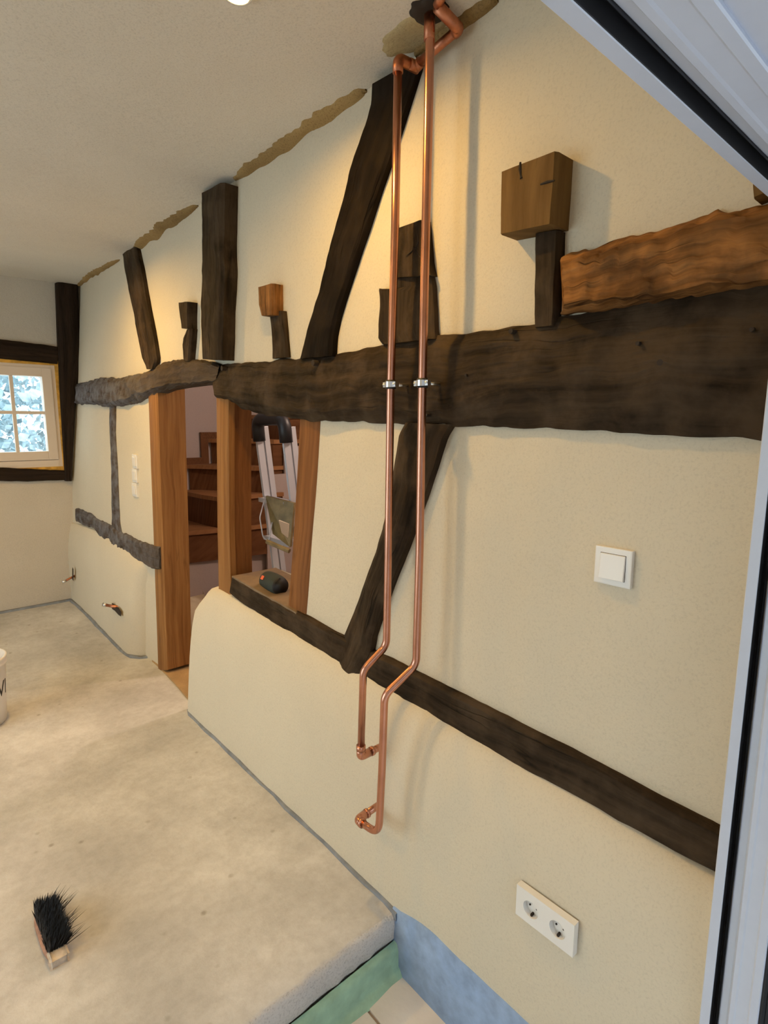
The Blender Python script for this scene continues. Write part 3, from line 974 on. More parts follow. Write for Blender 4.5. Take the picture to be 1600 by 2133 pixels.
joint([(284, 512), (340, 475), (414, 425)], 0.06, 2.0, 'trim_2')
joint([(492, 378), (560, 330), (650, 270), (765, 186)], 0.05, 3.0, 'trim_3')
joint([(868, 128), (920, 85), (1040, -20)], 0.04, 4.0, 'trim_4')

# ------------------------------------------------------------------ copper pipes
XP = 1.055
PR = 0.011
def path_x(lst):
    return [atx(px, py, x) for px, py, x in lst]

# pipe nearer the doorway
p1 = empty('copper_pipe', atx(752, 1572, 0.98))
props(p1, 'left copper pipe, turning along the ceiling on top, shorter bottom end', 'pipe', 'copper heating pipes')
topz = 2.425
e1 = atx(829, 133, XP + 0.005)
c1 = V(e1.x + 0.055, e1.y - 0.004, e1.z + 0.012)
c2 = aty(955, 62, 0.0); c2 = atx(956, 60, c1.x)
r1 = round_path(path_x([(829, 150, XP + 0.005), (823, 480, XP + 0.002), (814, 800, XP), (808, 1200, XP), (805, 1345, XP)]) + path_x([(757, 1395, 0.985), (752, 1560, 0.985)]), 0.05)
k1 = tube_obj('riser', r1, PR, M['copper'])
e1a = V(e1.x, e1.y, e1.z)
k2 = tube_obj('elbow', round_path([atx(829, 152, XP + 0.005), e1a + V(0, 0, 0.012), c1 + V(0.01, 0, 0)], 0.022), PR * 1.22, M['copper_old'])
k3 = tube_obj('ceiling_run', [c1, c2], PR, M['copper_old'])
c3 = V(c2.x - 0.075, c2.y + 0.0, c2.z + 0.015)
k4 = tube_obj('elbow', round_path([c1 + (c2 - c1) * 0.9, c2, c3], 0.022), PR * 1.25, M['copper_old'])
k4b = tube_obj('elbow', round_path([c1 - V(0.02, 0, 0), c1 + V(0.004, -0.004, 0), c1 + (c2 - c1) * 0.14], 0.02), PR * 1.22, M['copper_old'])
k5 = tube_obj('ceiling_end', round_path([c3, c3 + V(-0.01, -0.03, 0.01), c3 + V(-0.012, -0.03, 0.14)], 0.02), PR, M['copper_old'])
b1 = atx(752, 1560, 0.985); b2_ = atx(751, 1576, 0.985)
k6 = tube_obj('elbow', round_path([b1, b2_, b2_ + V(0.045, 0, 0.0)], 0.018), PR * 1.2, M['copper'])
k7 = tube_obj('wall_end', [b2_ + V(0.03, 0, 0), b2_ + V(0.10, 0, 0)], PR, M['copper'])
k8 = tube_obj('pipe_collar', [b1 + V(0, 0, 0.012), b1 + V(0, 0, -0.004)], PR * 1.32, M['copper'])
k9 = tube_obj('pipe_collar', [b2_ + V(0.04, 0, 0), b2_ + V(0.05, 0, 0)], PR * 1.32, M['copper'])
adopt(p1, k1, k2, k3, k4, k4b, k5, k6, k7, k8, k9)

p2 = empty('copper_pipe', atx(790, 1725, 0.98))
props(p2, 'right copper pipe, straight up through the ceiling, longer bottom end', 'pipe', 'copper heating pipes')
t0 = atx(897, 20, XP)
r2 = round_path([t0 + V(0.0, 0, 0.12), t0] + path_x([(893, 220, XP), (886, 520, XP), (880, 800, XP), (874, 1150, XP), (867, 1385, XP), (801, 1448, 0.968), (796, 1600, 0.968), (789, 1738, 0.968)]) + [atx(745, 1708, 0.968)], 0.05)
k1 = tube_obj('riser', r2, PR, M['copper'])
tt = atx(895, 44, XP)
k2 = tube_obj('coupling', [tt + V(0, 0, 0.012), tt + V(0, 0, -0.04)], PR * 1.2, M['copper_old'])
e = atx(745, 1708, 0.968)
dirn = (atx(745, 1708, 0.968) - atx(789, 1738, 0.968)).normalized()
k3 = tube_obj('elbow', round_path([e - dirn * 0.025, e, e + V(0.04, 0, 0.006)], 0.016), PR * 1.22, M['copper'])
k4 = tube_obj('wall_end', [e + V(0.02, 0, 0.003), e + V(0.12, 0, 0.012)], PR, M['copper'])
k5 = tube_obj('pipe_collar', [e - dirn * 0.026, e - dirn * 0.016], PR * 1.34, M['copper'])
k6 = tube_obj('pipe_collar', [e + V(0.033, 0, 0.004), e + V(0.041, 0, 0.005)], PR * 1.34, M['copper'])
adopt(p2, k1, k2, k3, k4, k5, k6)

# dark rough hole in the ceiling round the pipe, bare patch beside it
hc = atx(895, 6, XP); hz = ceil_z(hc.y)
def blob(name, c, r, mat, seed, h=0.006, sx=1.0, sy=1.0, up=True):
    verts = []
    n = 40
    for ring_r, dz in ((1.0, 0.002), (0.93, -h * 0.7), (0.6, -h), (0.25, -h)):
        for k in range(n):
            a = 2 * math.pi * k / n
            rr = r * ring_r * (1 + 0.22 * noise.noise(Vector((math.cos(a) * 2, math.sin(a) * 2, seed))))
            verts.append(V(c.x + rr * sx * math.cos(a), c.y + rr * sy * math.sin(a), c.z + dz))
    faces = [(i * n + k, i * n + (k + 1) % n, (i + 1) * n + (k + 1) % n, (i + 1) * n + k) for i in range(3) for k in range(n)]
    faces.append([3 * n + k for k in range(n)])
    return mesh_obj(name, verts, faces, mat, None, True)
o = blob('pipe_sleeve', V(hc.x, hc.y, hz), 0.045, M['dark_hole'], 1.0, 0.008)
o.parent = ceiling
o = blob('bare_patch', V(hc.x + 0.03, hc.y + 0.08, hz), 0.068, M['clay_pale'], 3.0, 0.003, 0.8, 1.6)
o.parent = ceiling

# clamps
def clamp(px, py, label):
    c = atx(px, py, XP)
    root = empty('pipe_clamp', c)
    props(root, label, 'clamp', 'pipe clamps on the long beam')
    parts = []
    bm = bmesh.new(); tube(bm, [c + V(0, 0, -0.012), c + V(0, 0, 0.012)], PR + 0.003, 18)
    parts.append(bm_obj('rubber_lining', bm, M['rubber'], None, True))
    bm = bmesh.new(); tube(bm, [c + V(0, 0, -0.0075), c + V(0, 0, 0.0075)], PR + 0.0052, 18)
    box(bm, c + V(-0.006, PR + 0.002, -0.007), c + V(0.006, PR + 0.015, 0.007), 0.001)
    box(bm, c + V(-0.006, -PR - 0.013, -0.007), c + V(0.006, -PR - 0.002, 0.007), 0.001)
    parts.append(bm_obj('steel_band', bm, M['steel'], None, False))
    bm = bmesh.new(); tube(bm, [c + V(PR + 0.002, 0, 0), c + V(PR + 0.014, 0, 0)], 0.0075, 6)
    parts.append(bm_obj('nut', bm, M['steel']))
    parts.append(tube_obj('threaded_rod', [c + V(PR + 0.010, 0, 0), c + V(0.075, 0, 0)], 0.0042, M['steel'], None, 10))
    for q in (-1, 1):
        parts.append(tube_obj('screw', [c + V(-0.010, q * (PR + 0.009), 0), c + V(0.008, q * (PR + 0.009), 0)], 0.0032, M['steel'], None, 8))
    adopt(root, *parts)
clamp(814, 801, 'steel pipe clamp holding the left copper pipe to the beam')
clamp(880, 798, 'steel pipe clamp holding the right copper pipe to the beam')

# ------------------------------------------------------------------ switches and sockets
def switch():
    q = [atx(px, py, 1.143) for px, py in ((1243, 1136), (1318, 1150), (1240, 1212), (1312, 1224))]
    c = sum(q, V(0, 0, 0)) / 4
    root = empty('light_switch', V(1.15, c.y, c.z)); props(root, 'white single rocker light switch on the large right wall panel', 'switch')
    s = 0.041
    bm = bmesh.new(); box(bm, (1.140, c.y - s, c.z - s), (1.158, c.y + s, c.z + s), 0.003)
    f = bm_obj('frame', bm, M['white_plastic'])
    t = 0.0285
    bm = bmesh.new(); box(bm, (1.1405, c.y - t, c.z - t), (1.150, c.y + t, c.z + t), 0.0005)
    for v in bm.verts: v.co.x -= 0.0006
    g = bm_obj('gap', bm, M['dark_hole'])
    t = 0.0275
    bm = bmesh.new(); box(bm, (1.135, c.y - t, c.z - t), (1.150, c.y + t, c.z + t), 0.002)
    for v in bm.verts:
        if v.co.x < 1.14: v.co.x += 0.0025 * (v.co.z - c.z) / t
    k = bm_obj('rocker', bm, M['white_plastic'])
    adopt(root, f, g, k)
switch()

def socket():
    cy = (atx(1082, 1841, 1.047).y + atx(1201, 1917, 1.047).y) / 2
    cz = (atx(1082, 1841, 1.047).z + atx(1195, 1985, 1.047).z) / 2
    root = empty('double_socket', V(1.05, cy, cz)); props(root, 'white double power socket low on the plinth by the door frame', 'socket')
    parts = []
    H, W = 0.041, 0.0765
    # frame with two round wells
    for sgn in (-1, 1):
        yc = cy + sgn * 0.0355
        bm = bmesh.new()
        n = 48
        x0 = 1.038
        ro = []
        rin = []
        for k in range(n):
            a = 2 * math.pi * k / n
            ca, sa = math.cos(a), math.sin(a)
            hw = 0.0355 if sgn * ca < 0 else W - 0.0355
            tmax = min(hw / abs(ca) if abs(ca) > 1e-6 else 9, H / abs(sa) if abs(sa) > 1e-6 else 9)
            ro.append(bm.verts.new((x0, yc + ca * tmax, cz + sa * tmax)))
            rin.append(bm.verts.new((x0 - 0.0005, yc + ca * 0.0205, cz + sa * 0.0205)))
        for c_, s_ in (((-1), (-1)), (-1, 1), (1, -1), (1, 1)):
            hw = 0.0355 if sgn * c_ < 0 else W - 0.0355
            k = min(range(n), key=lambda i: (ro[i].co.y - (yc + c_ * hw)) ** 2 + (ro[i].co.z - (cz + s_ * H)) ** 2)
            ro[k].co = Vector((x0, yc + c_ * hw, cz + s_ * H))
        rb = [bm.verts.new((1.056, v.co.y, v.co.z)) for v in ro]
        rw = [bm.verts.new((x0 + 0.013, yc + (v.co.y - yc) * 0.97, cz + (v.co.z - cz) * 0.97)) for v in rin]
        for k in range(n):
            k2 = (k + 1) % n
            bm.faces.new((ro[k], ro[k2], rin[k2], rin[k])); bm.faces.new((ro[k], ro[k2], rb[k2], rb[k])); bm.faces.new((rin[k], rin[k2], rw[k2], rw[k]))
        bm.faces.new(rw)
        parts.append(bm_obj('socket_plate', bm, M['white_plastic']))
        for q in (-1, 1):
            bm = bmesh.new(); tube(bm, [V(x0 + 0.0105, yc + q * 0.0095, cz), V(x0 + 0.0135, yc + q * 0.0095, cz)], 0.0021, 10)
            h = bm_obj('pin_hole', bm, M['dark_hole']); parts.append(h)
        for q in (-1, 1):
            bm = bmesh.new(); box(bm, (x0 + 0.003, yc - 0.0022, cz + q * 0.0172 - 0.003), (x0 + 0.0135, yc + 0.0022, cz + q * 0.0172 + 0.0025))
            parts.append(bm_obj('earth_clip', bm, M['dark_hole'] if q < 0 else M['grey_plastic']))
    adopt(root, *parts)
socket()

def triple_switch():
    root = empty('switch_bank', onwall(280, 992, 0.0)); props(root, 'upright bank of three white switches beside the doorway', 'switch')
    parts = []
    P = [onwall(px, py, 0.012) for px, py in ((280, 966), (279.5, 991), (279, 1016))]
    mid = P[1]
    for i, p in enumerate(P):
        c = V(p.x, p.y, P[1].z + (1 - i) * 0.088)
        c.x = wall_x(c.y, c.z)
        bm = bmesh.new(); box(bm, c + V(-0.011, -0.043, -0.043), c + V(0.01, 0.043, 0.043), 0.003)
        parts.append(bm_obj('frame', bm, M['white_plastic']))
        bm = bmesh.new(); box(bm, c + V(-0.017, -0.029, -0.029), c + V(0.0, 0.029, 0.029), 0.003)
        parts.append(bm_obj('rocker', bm, M['white_plastic']))
    adopt(root, *parts)
triple_switch()

# pipe stubs in raw holes in the plaster
def stub_pipe(name, label, hole, tip, mat, r=0.010):
    root = empty(name, hole); props(root, label, 'pipe')
    k1 = tube_obj('stub', [hole, tip], r, mat)
    k2 = tube_obj('end_cap', [tip - (tip - hole).normalized() * 0.02, tip + (tip - hole).normalized() * 0.006], r * 1.25, M['steel'])
    adopt(root, k1, k2)
def hole_patch(pts, x_off, mat, parent, name='raw_hole'):
    P = pts
    c = sum(P, V(0, 0, 0)) / len(P)
    verts = [p + V(-0.003, 0, 0) for p in P] + [p + (c - p) * 0.25 + V(-0.006, 0, 0) for p in P] + [c + V(-0.004, 0, 0)]
    n = len(P)
    faces = []
    for k in range(n):
        k2 = (k + 1) % n
        faces += [(k, k2, n + k2, n + k), (n + k, n + k2, 2 * n)]
    o = mesh_obj(name, verts, faces, mat, parent)
    return o
XS = 1.036
h = atx(243, 1267, XS)
stub_pipe('wall_stub', 'short pipe stub poking from a raw hole beside the doorway', V(1.06, h.y, h.z), V(0.985, h.y + 0.10, h.z + 0.01), M['copper_old'])
hole_patch([atx(px, py, 1.040) for px, py in ((234, 1256), (239, 1258), (240, 1263), (248, 1265), (254, 1275), (253, 1284), (248, 1281), (240, 1272), (234, 1268))], 0, M['dark_hole'], wall_right)
h2 = aty(152, 1192, Y_BACK - 0.01)
h2 = V(0.985, 4.90, aty(150, 1195, 4.9).z)
stub_pipe('wall_stub', 'thin pipe stub low in the far corner of the room', V(1.04, 4.86, h2.z), V(0.93, 4.84, h2.z - 0.04), M['copper_old'], 0.008)
hole_patch([atx(px, py, 1.0) for px, py in ((152, 1181), (154, 1186), (154, 1210), (152, 1208))], 0, M['dark_hole'], wall_right)

# ------------------------------------------------------------------ edge strips along the floor
def strip(name, pts, w, h, mat, seed):
    P = [Vector(p) for p in pts]
    n = len(P)
    verts = []
    for i, p in enumerate(P):
        t = (P[min(i + 1, n - 1)] - P[max(0, i - 1)]).normalized()
        nrm = V(-t.y, t.x, 0)
        hh = h * (0.85 + 0.4 * noise.noise(Vector((p.x * 9, p.y * 9, seed))))
        ww = w * (0.9 + 0.35 * noise.noise(Vector((p.x * 7, p.y * 7, seed + 3))))
        verts += [p - V(0, 0, 0.02), p + V(0, 0, hh), p + nrm * ww * 0.8 + V(0, 0, hh), p + nrm * ww + V(0, 0, hh * 0.7), p + nrm * ww - V(0, 0, 0.02)]
    faces = []
    for i in range(n - 1):
        for k in range(4):
            a = i * 5 + k
            faces.append((a, a + 1, a + 6, a + 5))
    o = mesh_obj(name, verts, faces, mat, None, True)
    o['kind'] = 'structure'
    return o
line = [V(1.062, y, 0) for y in frange(1.12, 2.72, 0.05)] + [V(1.075, 2.765, 0), V(1.10, 2.795, 0), V(1.16, 2.81, 0)]
strip('baseboard_right', line, 0.026, 0.012, M['foam_grey'], 1.0)
fz = lambda x, y: floor_z(x, y)
pl = [V(1.26, 3.60), ] if False else None
line2 = [(1.22, 3.60), (1.16, 3.605), (1.10, 3.635), (1.065, 3.68)] + [(1.056 - 0.048 * (y - 3.7) / 1.3, y) for y in frange(3.74, 4.98, 0.06)]
strip('baseboard_left', [V(x, y, fz(x, y)) for x, y in line2], 0.022, 0.018, M['foam_grey'], 2.0)
strip('baseboard_back', [V(x, 4.995, fz(x, 4.99)) for x in frange(1.0, X_LEFT, 0.1)[::1]], 0.022, 0.018, M['foam_grey'], 3.0)

# blue strip up the plinth foot on the lower floor
verts = []; yy = frange(0.20, 1.14, 0.03)
for y in yy:
    t = 0.045 - 0.03 * sstep(1.0, 1.14, y)
    w = 0.006 * noise.noise(Vector((y * 12, 0, 0)))
    verts += [V(1.052, y, t + w), V(1.044, y, t + w - 0.002), V(1.040, y, LOW + 0.02), V(1.036, y, LOW - 0.004)]
faces = [(i * 4 + k, i * 4 + k + 1, i * 4 + k + 5, i * 4 + k + 4) for i in range(len(yy) - 1) for k in range(3)]
o = mesh_obj('baseboard_front', verts, faces, M['foam_blue'], None, True); o['kind'] = 'structure'

# green insulation board under the broken screed edge
bm = bmesh.new()
xs_ = frange(X_LEFT, 1.045, 0.05)
prof = [(1.128, -0.094), (1.116, -0.098), (1.110, -0.12), (1.108, -0.17), (1.100, LOW + 0.012), (1.085, LOW - 0.002)]
gv = [[bm.verts.new(V(x, y + 0.006 * noise.noise(Vector((x * 9, k * 2, 0))) - (0.02 * abs(noise.noise(Vector((x * 5, 2, 0)))) if k >= 4 else 0), z)) for x in xs_] for k, (y, z) in enumerate(prof)]
for a, b in zip(gv, gv[1:]):
    for i in range(len(xs_) - 1):
        bm.faces.new((a[i], a[i + 1], b[i + 1], b[i]))
o = bm_obj('trim_5', bm, M['foam_green'], None, True); o['kind'] = 'structure'

# ochre threshold in the doorway
pts = [atz(px, py, 0.0) for px, py in ((310, 1372), (326, 1386), (345, 1405), (366, 1428), (386, 1452))]
bm = bmesh.new()
outer = [bm.verts.new(V(p.x, p.y, 0.008 + 0.003)) for p in pts] + [bm.verts.new(V(x, y, 0.011)) for x, y in ((1.10, 2.72), (1.40, 2.62), (1.40, 3.62), (1.20, 3.62))]
bm.faces.new(outer)
r = bmesh.ops.extrude_face_region(bm, geom=bm.faces[:])
for v in [g for g in r['geom'] if isinstance(g, bmesh.types.BMVert)]:
    v.co.z -= 0.03
o = bm_obj('threshold', bm, M['threshold'], floor)

# ------------------------------------------------------------------ room with the stair, seen through doorway and hatch
fs = box_obj('floor_stair', (1.34, 1.0, -0.12), (4.2, 5.1, -0.006), M['grout'], None); fs['kind'] = 'structure'
for i in range(8):
    for j in range(11):
        bm = bmesh.new()
        x0, y0 = 1.42 + i * 0.33, 1.25 + j * 0.33
        box(bm, (x0, y0, -0.02), (x0 + 0.324, min(5.0, y0 + 0.324), 0.0), 0.002)
        bm_obj('tile', bm, M['stair_tile'], fs)
wsb = box_obj('wall_stair_back', (1.30, 5.04, -0.1), (4.2, 5.14, 2.7), M['plaster_stair']); wsb['kind'] = 'structure'
wsr = box_obj('wall_stair_right', (4.1, 0.9, -0.1), (4.2, 5.1, 2.7), M['plaster_stair']); wsr['kind'] = 'structure'
wsf = box_obj('wall_stair_front', (1.36, 0.9, -0.1), (4.2, 1.0, 2.7), M['plaster_stair']); wsf['kind'] = 'structure'
cs = box_obj('ceiling_stair', (1.36, 0.9, 2.62), (4.2, 5.1, 2.7), M['plaster_stair']); cs['kind'] = 'structure'
# rounded plaster reveal just behind the left door post
bm = bmesh.new()
pr = [(0.0, 0.10), (0.10, 0.10), (0.2, 0.095), (0.28, 0.075), (0.34, 0.045), (0.37, 0.01)]
rows = []
for z, w in pr:
    rows.append([bm.verts.new(V(1.345, 3.50 - w * 1.3 + 0.05, z)), bm.verts.new(V(1.40, 3.50 - w * 1.5 + 0.05, z)), bm.verts.new(V(1.50, 3.50 - w * 1.2 + 0.05, z)), bm.verts.new(V(1.53, 3.62, z))])
for a, b in zip(rows, rows[1:]):
    for i in range(3):
        bm.faces.new((a[i], a[i + 1], b[i + 1], b[i]))
bm_obj('reveal', bm, M['plaster'], wall_right, True)

# staircase: winders turning up to the right, closed below
st = empty('staircase', (1.95, 4.7, 0)); props(st, 'brown wooden winding stair with pale side panel, beyond the doorway', 'stairs')
parts = []
def slab(name, poly, z0, z1, mat):
    bm = bmesh.new()
    vs = [bm.verts.new(V(x, y, z1)) for x, y in poly]
    bm.faces.new(vs)
    r = bmesh.ops.extrude_face_region(bm, geom=bm.faces[:])
    for v in [g for g in r['geom'] if isinstance(g, bmesh.types.BMVert)]:
        v.co.z = z0
    o = bm_obj(name, bm, mat)
    me = o.data
    uvl = me.uv_layers.new(name='UVMap')
    for p in me.polygons:
        for li in p.loop_indices:
            co = me.vertices[me.loops[li].vertex_index].co
            uvl.data[li].uv = (co.x + co.z, co.y + co.z * 0.3)
    return o
TR = [([(1.66, 4.47), (1.90, 4.42), (2.15, 4.36), (2.6, 4.3), (2.6, 5.01), (1.64, 5.01)], 0.63),
      ([(1.955, 5.01), (1.965, 4.8), (1.975, 4.6), (2.01, 4.38), (2.6, 4.3), (2.6, 5.01)], 0.90),
      ([(2.02, 5.01), (2.10, 4.9), (2.19, 4.76), (2.42, 4.36), (3.0, 4.36), (3.0, 5.01)], 1.13),
      ([(2.24, 5.01), (2.34, 4.8), (2.55, 4.36), (3.4, 4.36), (3.4, 5.01)], 1.36),
      ([(2.62, 5.01), (2.66, 4.36), (3.8, 4.36), (3.8, 5.01)], 1.58),
      ([(2.94, 5.01), (2.94, 4.36), (4.0, 4.36), (4.0, 5.01)], 1.80)]
for poly, z in TR:
    parts.append(slab('tread', poly, z - 0.035, z, M['stair_tread_lit']))
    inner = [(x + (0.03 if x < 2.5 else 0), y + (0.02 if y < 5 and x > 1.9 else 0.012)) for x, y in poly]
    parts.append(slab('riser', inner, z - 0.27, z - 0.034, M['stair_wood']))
parts.append(slab('side_panel', [(1.72, 4.50), (2.15, 4.42), (3.99, 4.40), (3.99, 5.0), (1.72, 5.0)], 0.0, 0.40, M['plaster_stair']))
for x0, x1, z1 in ((2.44, 2.64, 1.06), (2.64, 2.96, 1.30), (2.96, 3.98, 1.50)):
    parts.append(box_obj('side_panel', (x0, 4.335, 0.0), (x1, 4.358, z1), M['plaster_stair']))
# stepped wall skirting
for (x0, x1, z0, z1) in ((1.98, 2.17, 1.13, 1.19), (2.17, 2.24, 1.13, 1.36), (2.17, 2.60, 1.36, 1.42), (1.86, 1.98, 0.9, 1.19)):
    parts.append(box_obj('skirting', (x0, 5.012, z0), (x1, 5.03, z1), M['stair_wood']))
adopt(st, *parts)
for o in parts:
    if not o.data.uv_layers:
        o.data.uv_layers.new(name='UVMap')

# ------------------------------------------------------------------ step ladder behind the hatch
TLp, TRp = aty(536, 884, 3.45), aty(592, 886, 3.10)
wv = (TRp - TLp); wv.z = 0; 
lad = empty('step_ladder', V((TLp.x + TRp.x) / 2 + 0.1, (TLp.y + TRp.y) / 2, 0)); props(lad, 'aluminium step ladder with black top handle, standing behind the hatch', 'ladder')
parts = []
BL = aty(577, 1200, 3.46); dl = (BL - TLp); dl = dl * (TLp.z / -dl.z)
fl, fr = TLp + dl, V(TLp.x + wv.x, TLp.y + wv.y, TLp.z) + dl
tl, tr = TLp, V(TLp.x + wv.x, TLp.y + wv.y, TLp.z)
wn = wv.normalized()
lean = dl.normalized()
third = wn.cross(lean).normalized()
for a, b in ((tl, fl), (tr, fr)):
    bm = bmesh.new(); obox(bm, (a + b) / 2, wn * 0.012, (b - a) / 2, third * 0.019, 0.004)
    parts.append(bm_obj('rail', bm, M['alu']))
for a, b in ((tl, fl), (tr, fr)):
    off = third * (0.055 if third.x > 0 else -0.055)
    bm = bmesh.new(); obox(bm, (a + b) / 2 + off, wn * 0.010, (b - a) / 2 * 0.97, third * 0.016, 0.003)
    parts.append(bm_obj('rear_leg', bm, M['alu']))
for f in (0.34, 0.52, 0.70, 0.86):
    c = (tl + tr) / 2 + dl * f
    bm = bmesh.new(); obox(bm, c + V(-0.02, 0, 0), wn * (wv.length / 2 - 0.01), V(0.05, 0, 0), V(0, 0, 0.012), 0.003)
    parts.append(bm_obj('step', bm, M['cream'] if f > 0.65 else M['alu']))
# top handle: rounded black U with long side cheeks
hp = round_path([tl + dl * 0.075, tl + V(0, 0, 0.035), tr + V(0, 0, 0.035), tr + dl * 0.075], 0.09, 8)
bm = bmesh.new(); tube(bm, hp, 0.042, 10)
parts.append(bm_obj('handle', bm, M['black_plastic'], None, True))
# feet
for a in (fl, fr):
    bm = bmesh.new(); obox(bm, a + V(0, 0, 0.02), wn * 0.018, V(0.03, 0, 0), V(0, 0, 0.02), 0.004)
    parts.append(bm_obj('foot', bm, M['black_plastic']))
adopt(lad, *parts)
# olive tool tray hung on the ladder, wire bail at its side
tray = empty('tool_tray', aty(590, 1090, 3.2)); props(tray, 'olive brown tray hanging on the ladder with a wire bail', 'tray')
q = [aty(553, 1033, 3.24), aty(612, 1048, 3.05), aty(604, 1140, 3.02), aty(568, 1112, 3.2)]
nrm = (q[1] - q[0]).cross(q[3] - q[0]).normalized()
if nrm.x > 0: nrm = -nrm
bm = bmesh.new()
vs = [bm.verts.new(p) for p in q]; bm.faces.new(vs)
r = bmesh.ops.extrude_face_region(bm, geom=bm.faces[:])
for v in [g for g in r['geom'] if isinstance(g, bmesh.types.BMVert)]:
    v.co -= nrm * 0.025
board = bm_obj('board', bm, M['olive'])
lip = bmesh.new(); lq = [aty(556, 1128, 3.16), aty(603, 1148, 3.0)]
tube(lip, lq, 0.016, 6)
lipo = bm_obj('lip', lip, M['olive'])
bail = tube_obj('wire_bail', round_path([q[0], aty(541, 1078, 3.2), aty(548, 1120, 3.2), aty(560, 1128, 3.18), aty(567, 1088, 3.18)], 0.05), 0.004, M['alu'], None, 8)
rag = bmesh.new()
rv = [rag.verts.new(aty(px, py, 3.0) + nrm * 0.03) for px, py in ((586, 1082), (606, 1090), (604, 1118), (592, 1108))]
rag.faces.new(rv)
r = bmesh.ops.extrude_face_region(rag, geom=rag.faces[:])
for v in [g for g in r['geom'] if isinstance(g, bmesh.types.BMVert)]:
    v.co -= nrm * 0.012
rago = bm_obj('sticker', rag, M['cream'])
adopt(tray, board, lipo, bail, rago)

# ------------------------------------------------------------------ loudspeaker on the hatch sill
hs = bmesh.new(); box(hs, (1.13, 1.80, 0.70), (1.36, 2.34, 0.785))
for v in hs.verts:
    v.co.z += 0.03 * (v.co.y - 1.85) / 0.5
hso = bm_obj('hatch_sill', hs, M['hatch_sill'], wall_right)
spc0, spc1 = atx(555, 1207, 1.215), atx(584, 1221, 1.195)
spk = empty('portable_speaker', (spc0 + spc1) / 2 - V(0, 0, 0.042)); props(spk, 'dark green cylindrical portable speaker lying on the hatch sill', 'speaker')
ax = (spc1 - spc0)
ps = [spc0 + ax * t for t in (0.0, 0.03, 0.09, 0.2, 0.5, 0.8, 0.91, 0.97, 1.0)]
bm = bmesh.new(); tube(bm, ps, [0.026, 0.034, 0.040, 0.042, 0.043, 0.042, 0.040, 0.038, 0.036], 24, False)
b_ = bm_obj('body', bm, M['speaker'], None, True)
bm = bmesh.new(); tube(bm, [spc1 - ax * 0.03, spc1 + ax * 0.012, spc1 + ax * 0.012, spc1 - ax * 0.02], [0.037, 0.037, 0.030, 0.027], 24, True)
c_ = bm_obj('end_ring', bm, M['rubber'], None, True)
bm = bmesh.new(); tube(bm, [spc0 + ax * 0.02, spc0 - ax * 0.006], [0.030, 0.022], 24, True)
d_ = bm_obj('end_ring', bm, M['rubber'], None, True)
bd = spc0 + ax * 0.32
out = (EYE - bd); out = (out - ax.normalized() * out.dot(ax.normalized())).normalized()
bm = bmesh.new(); obox(bm, bd + out * 0.043, ax.normalized() * 0.012, ax.normalized().cross(out) * 0.008, out * 0.002, 0.001)
e_ = bm_obj('badge', bm, M['orange'])
bm = bmesh.new(); obox(bm, (spc0 + spc1) / 2 - V(0, 0, 0.040), ax.normalized() * 0.09, V(0.012, 0, 0), V(0, 0, 0.006), 0.002)
f_ = bm_obj('rubber_foot', bm, M['rubber'])
adopt(spk, b_, c_, d_, e_, f_)

# ------------------------------------------------------------------ bucket
bc = atz(-47, 1508, 0.0)
bk = empty('bucket', V(bc.x, bc.y, 0.0)); props(bk, 'white plastic bucket with black lettering at the left edge', 'bucket')
RB, RT, HB = 0.125, 0.148, 0.345
def rad(z):
    return RB + (RT - RB) * z / HB
bm = bmesh.new()
O = V(bc.x, bc.y, 0.0)
prof = [(0.118, 0.0), (0.125, 0.004), (rad(0.12), 0.12), (rad(0.135) + 0.0015, 0.135), (rad(0.30), 0.30), (rad(0.305) + 0.006, 0.305), (rad(0.315) + 0.006, 0.317), (rad(0.32), 0.32), (rad(0.33) + 0.004, 0.332), (RT + 0.005, 0.342), (RT + 0.001, 0.346), (RT - 0.005, 0.343), (RT - 0.008, 0.30), (0.120, 0.01)]
n = 56
rings = [[bm.verts.new(O + V(rr * math.cos(2 * math.pi * k / n), rr * math.sin(2 * math.pi * k / n), z)) for k in range(n)] for rr, z in prof]
for a, b in zip(rings, rings[1:]):
    for k in range(n):
        bm.faces.new((a[k], a[(k + 1) % n], b[(k + 1) % n], b[k]))
bm.faces.new(rings[0]); bm.faces.new(rings[-1])
w1 = bm_obj('shell', bm, M['bucket'], None, True)
bm = bmesh.new()
tube(bm, [O + V(0, 0, 0.05), O + V(0, 0, 0.29), O + V(0, 0, 0.291)], [0.118, 0.137, 0.10], 40)
w2 = bm_obj('contents', bm, M['bucket_in'], None, False)
hpts = [O + V((RT + 0.012) * math.cos(a), (RT + 0.012) * math.sin(a), 0.30 - 0.09 * math.sin((a - 3.4) / 2.9 * math.pi)) for a in [3.4 + 2.9 * i / 24 for i in range(25)]]
cu = bpy.data.curves.new('lettering', 'FONT'); cu.body = 'WI'; cu.size = 0.105; cu.extrude = 0.0008; cu.space_character = 1.0; cu.align_x = 'CENTER'; cu.resolution_u = 3
to = bpy.data.objects.new('lettering_src', cu); COL.objects.link(to)
bpy.context.view_layer.update()
dg = bpy.context.evaluated_depsgraph_get()
tm = bpy.data.meshes.new_from_object(to.evaluated_get(dg))
bpy.data.objects.remove(to)
tb = bmesh.new(); tb.from_mesh(tm)
bmesh.ops.subdivide_edges(tb, edges=[e for e in tb.edges if e.calc_length() > 0.02], cuts=4, use_grid_fill=False)
TA = math.radians(-45)       # bearing of the lettering's middle on the bucket's side
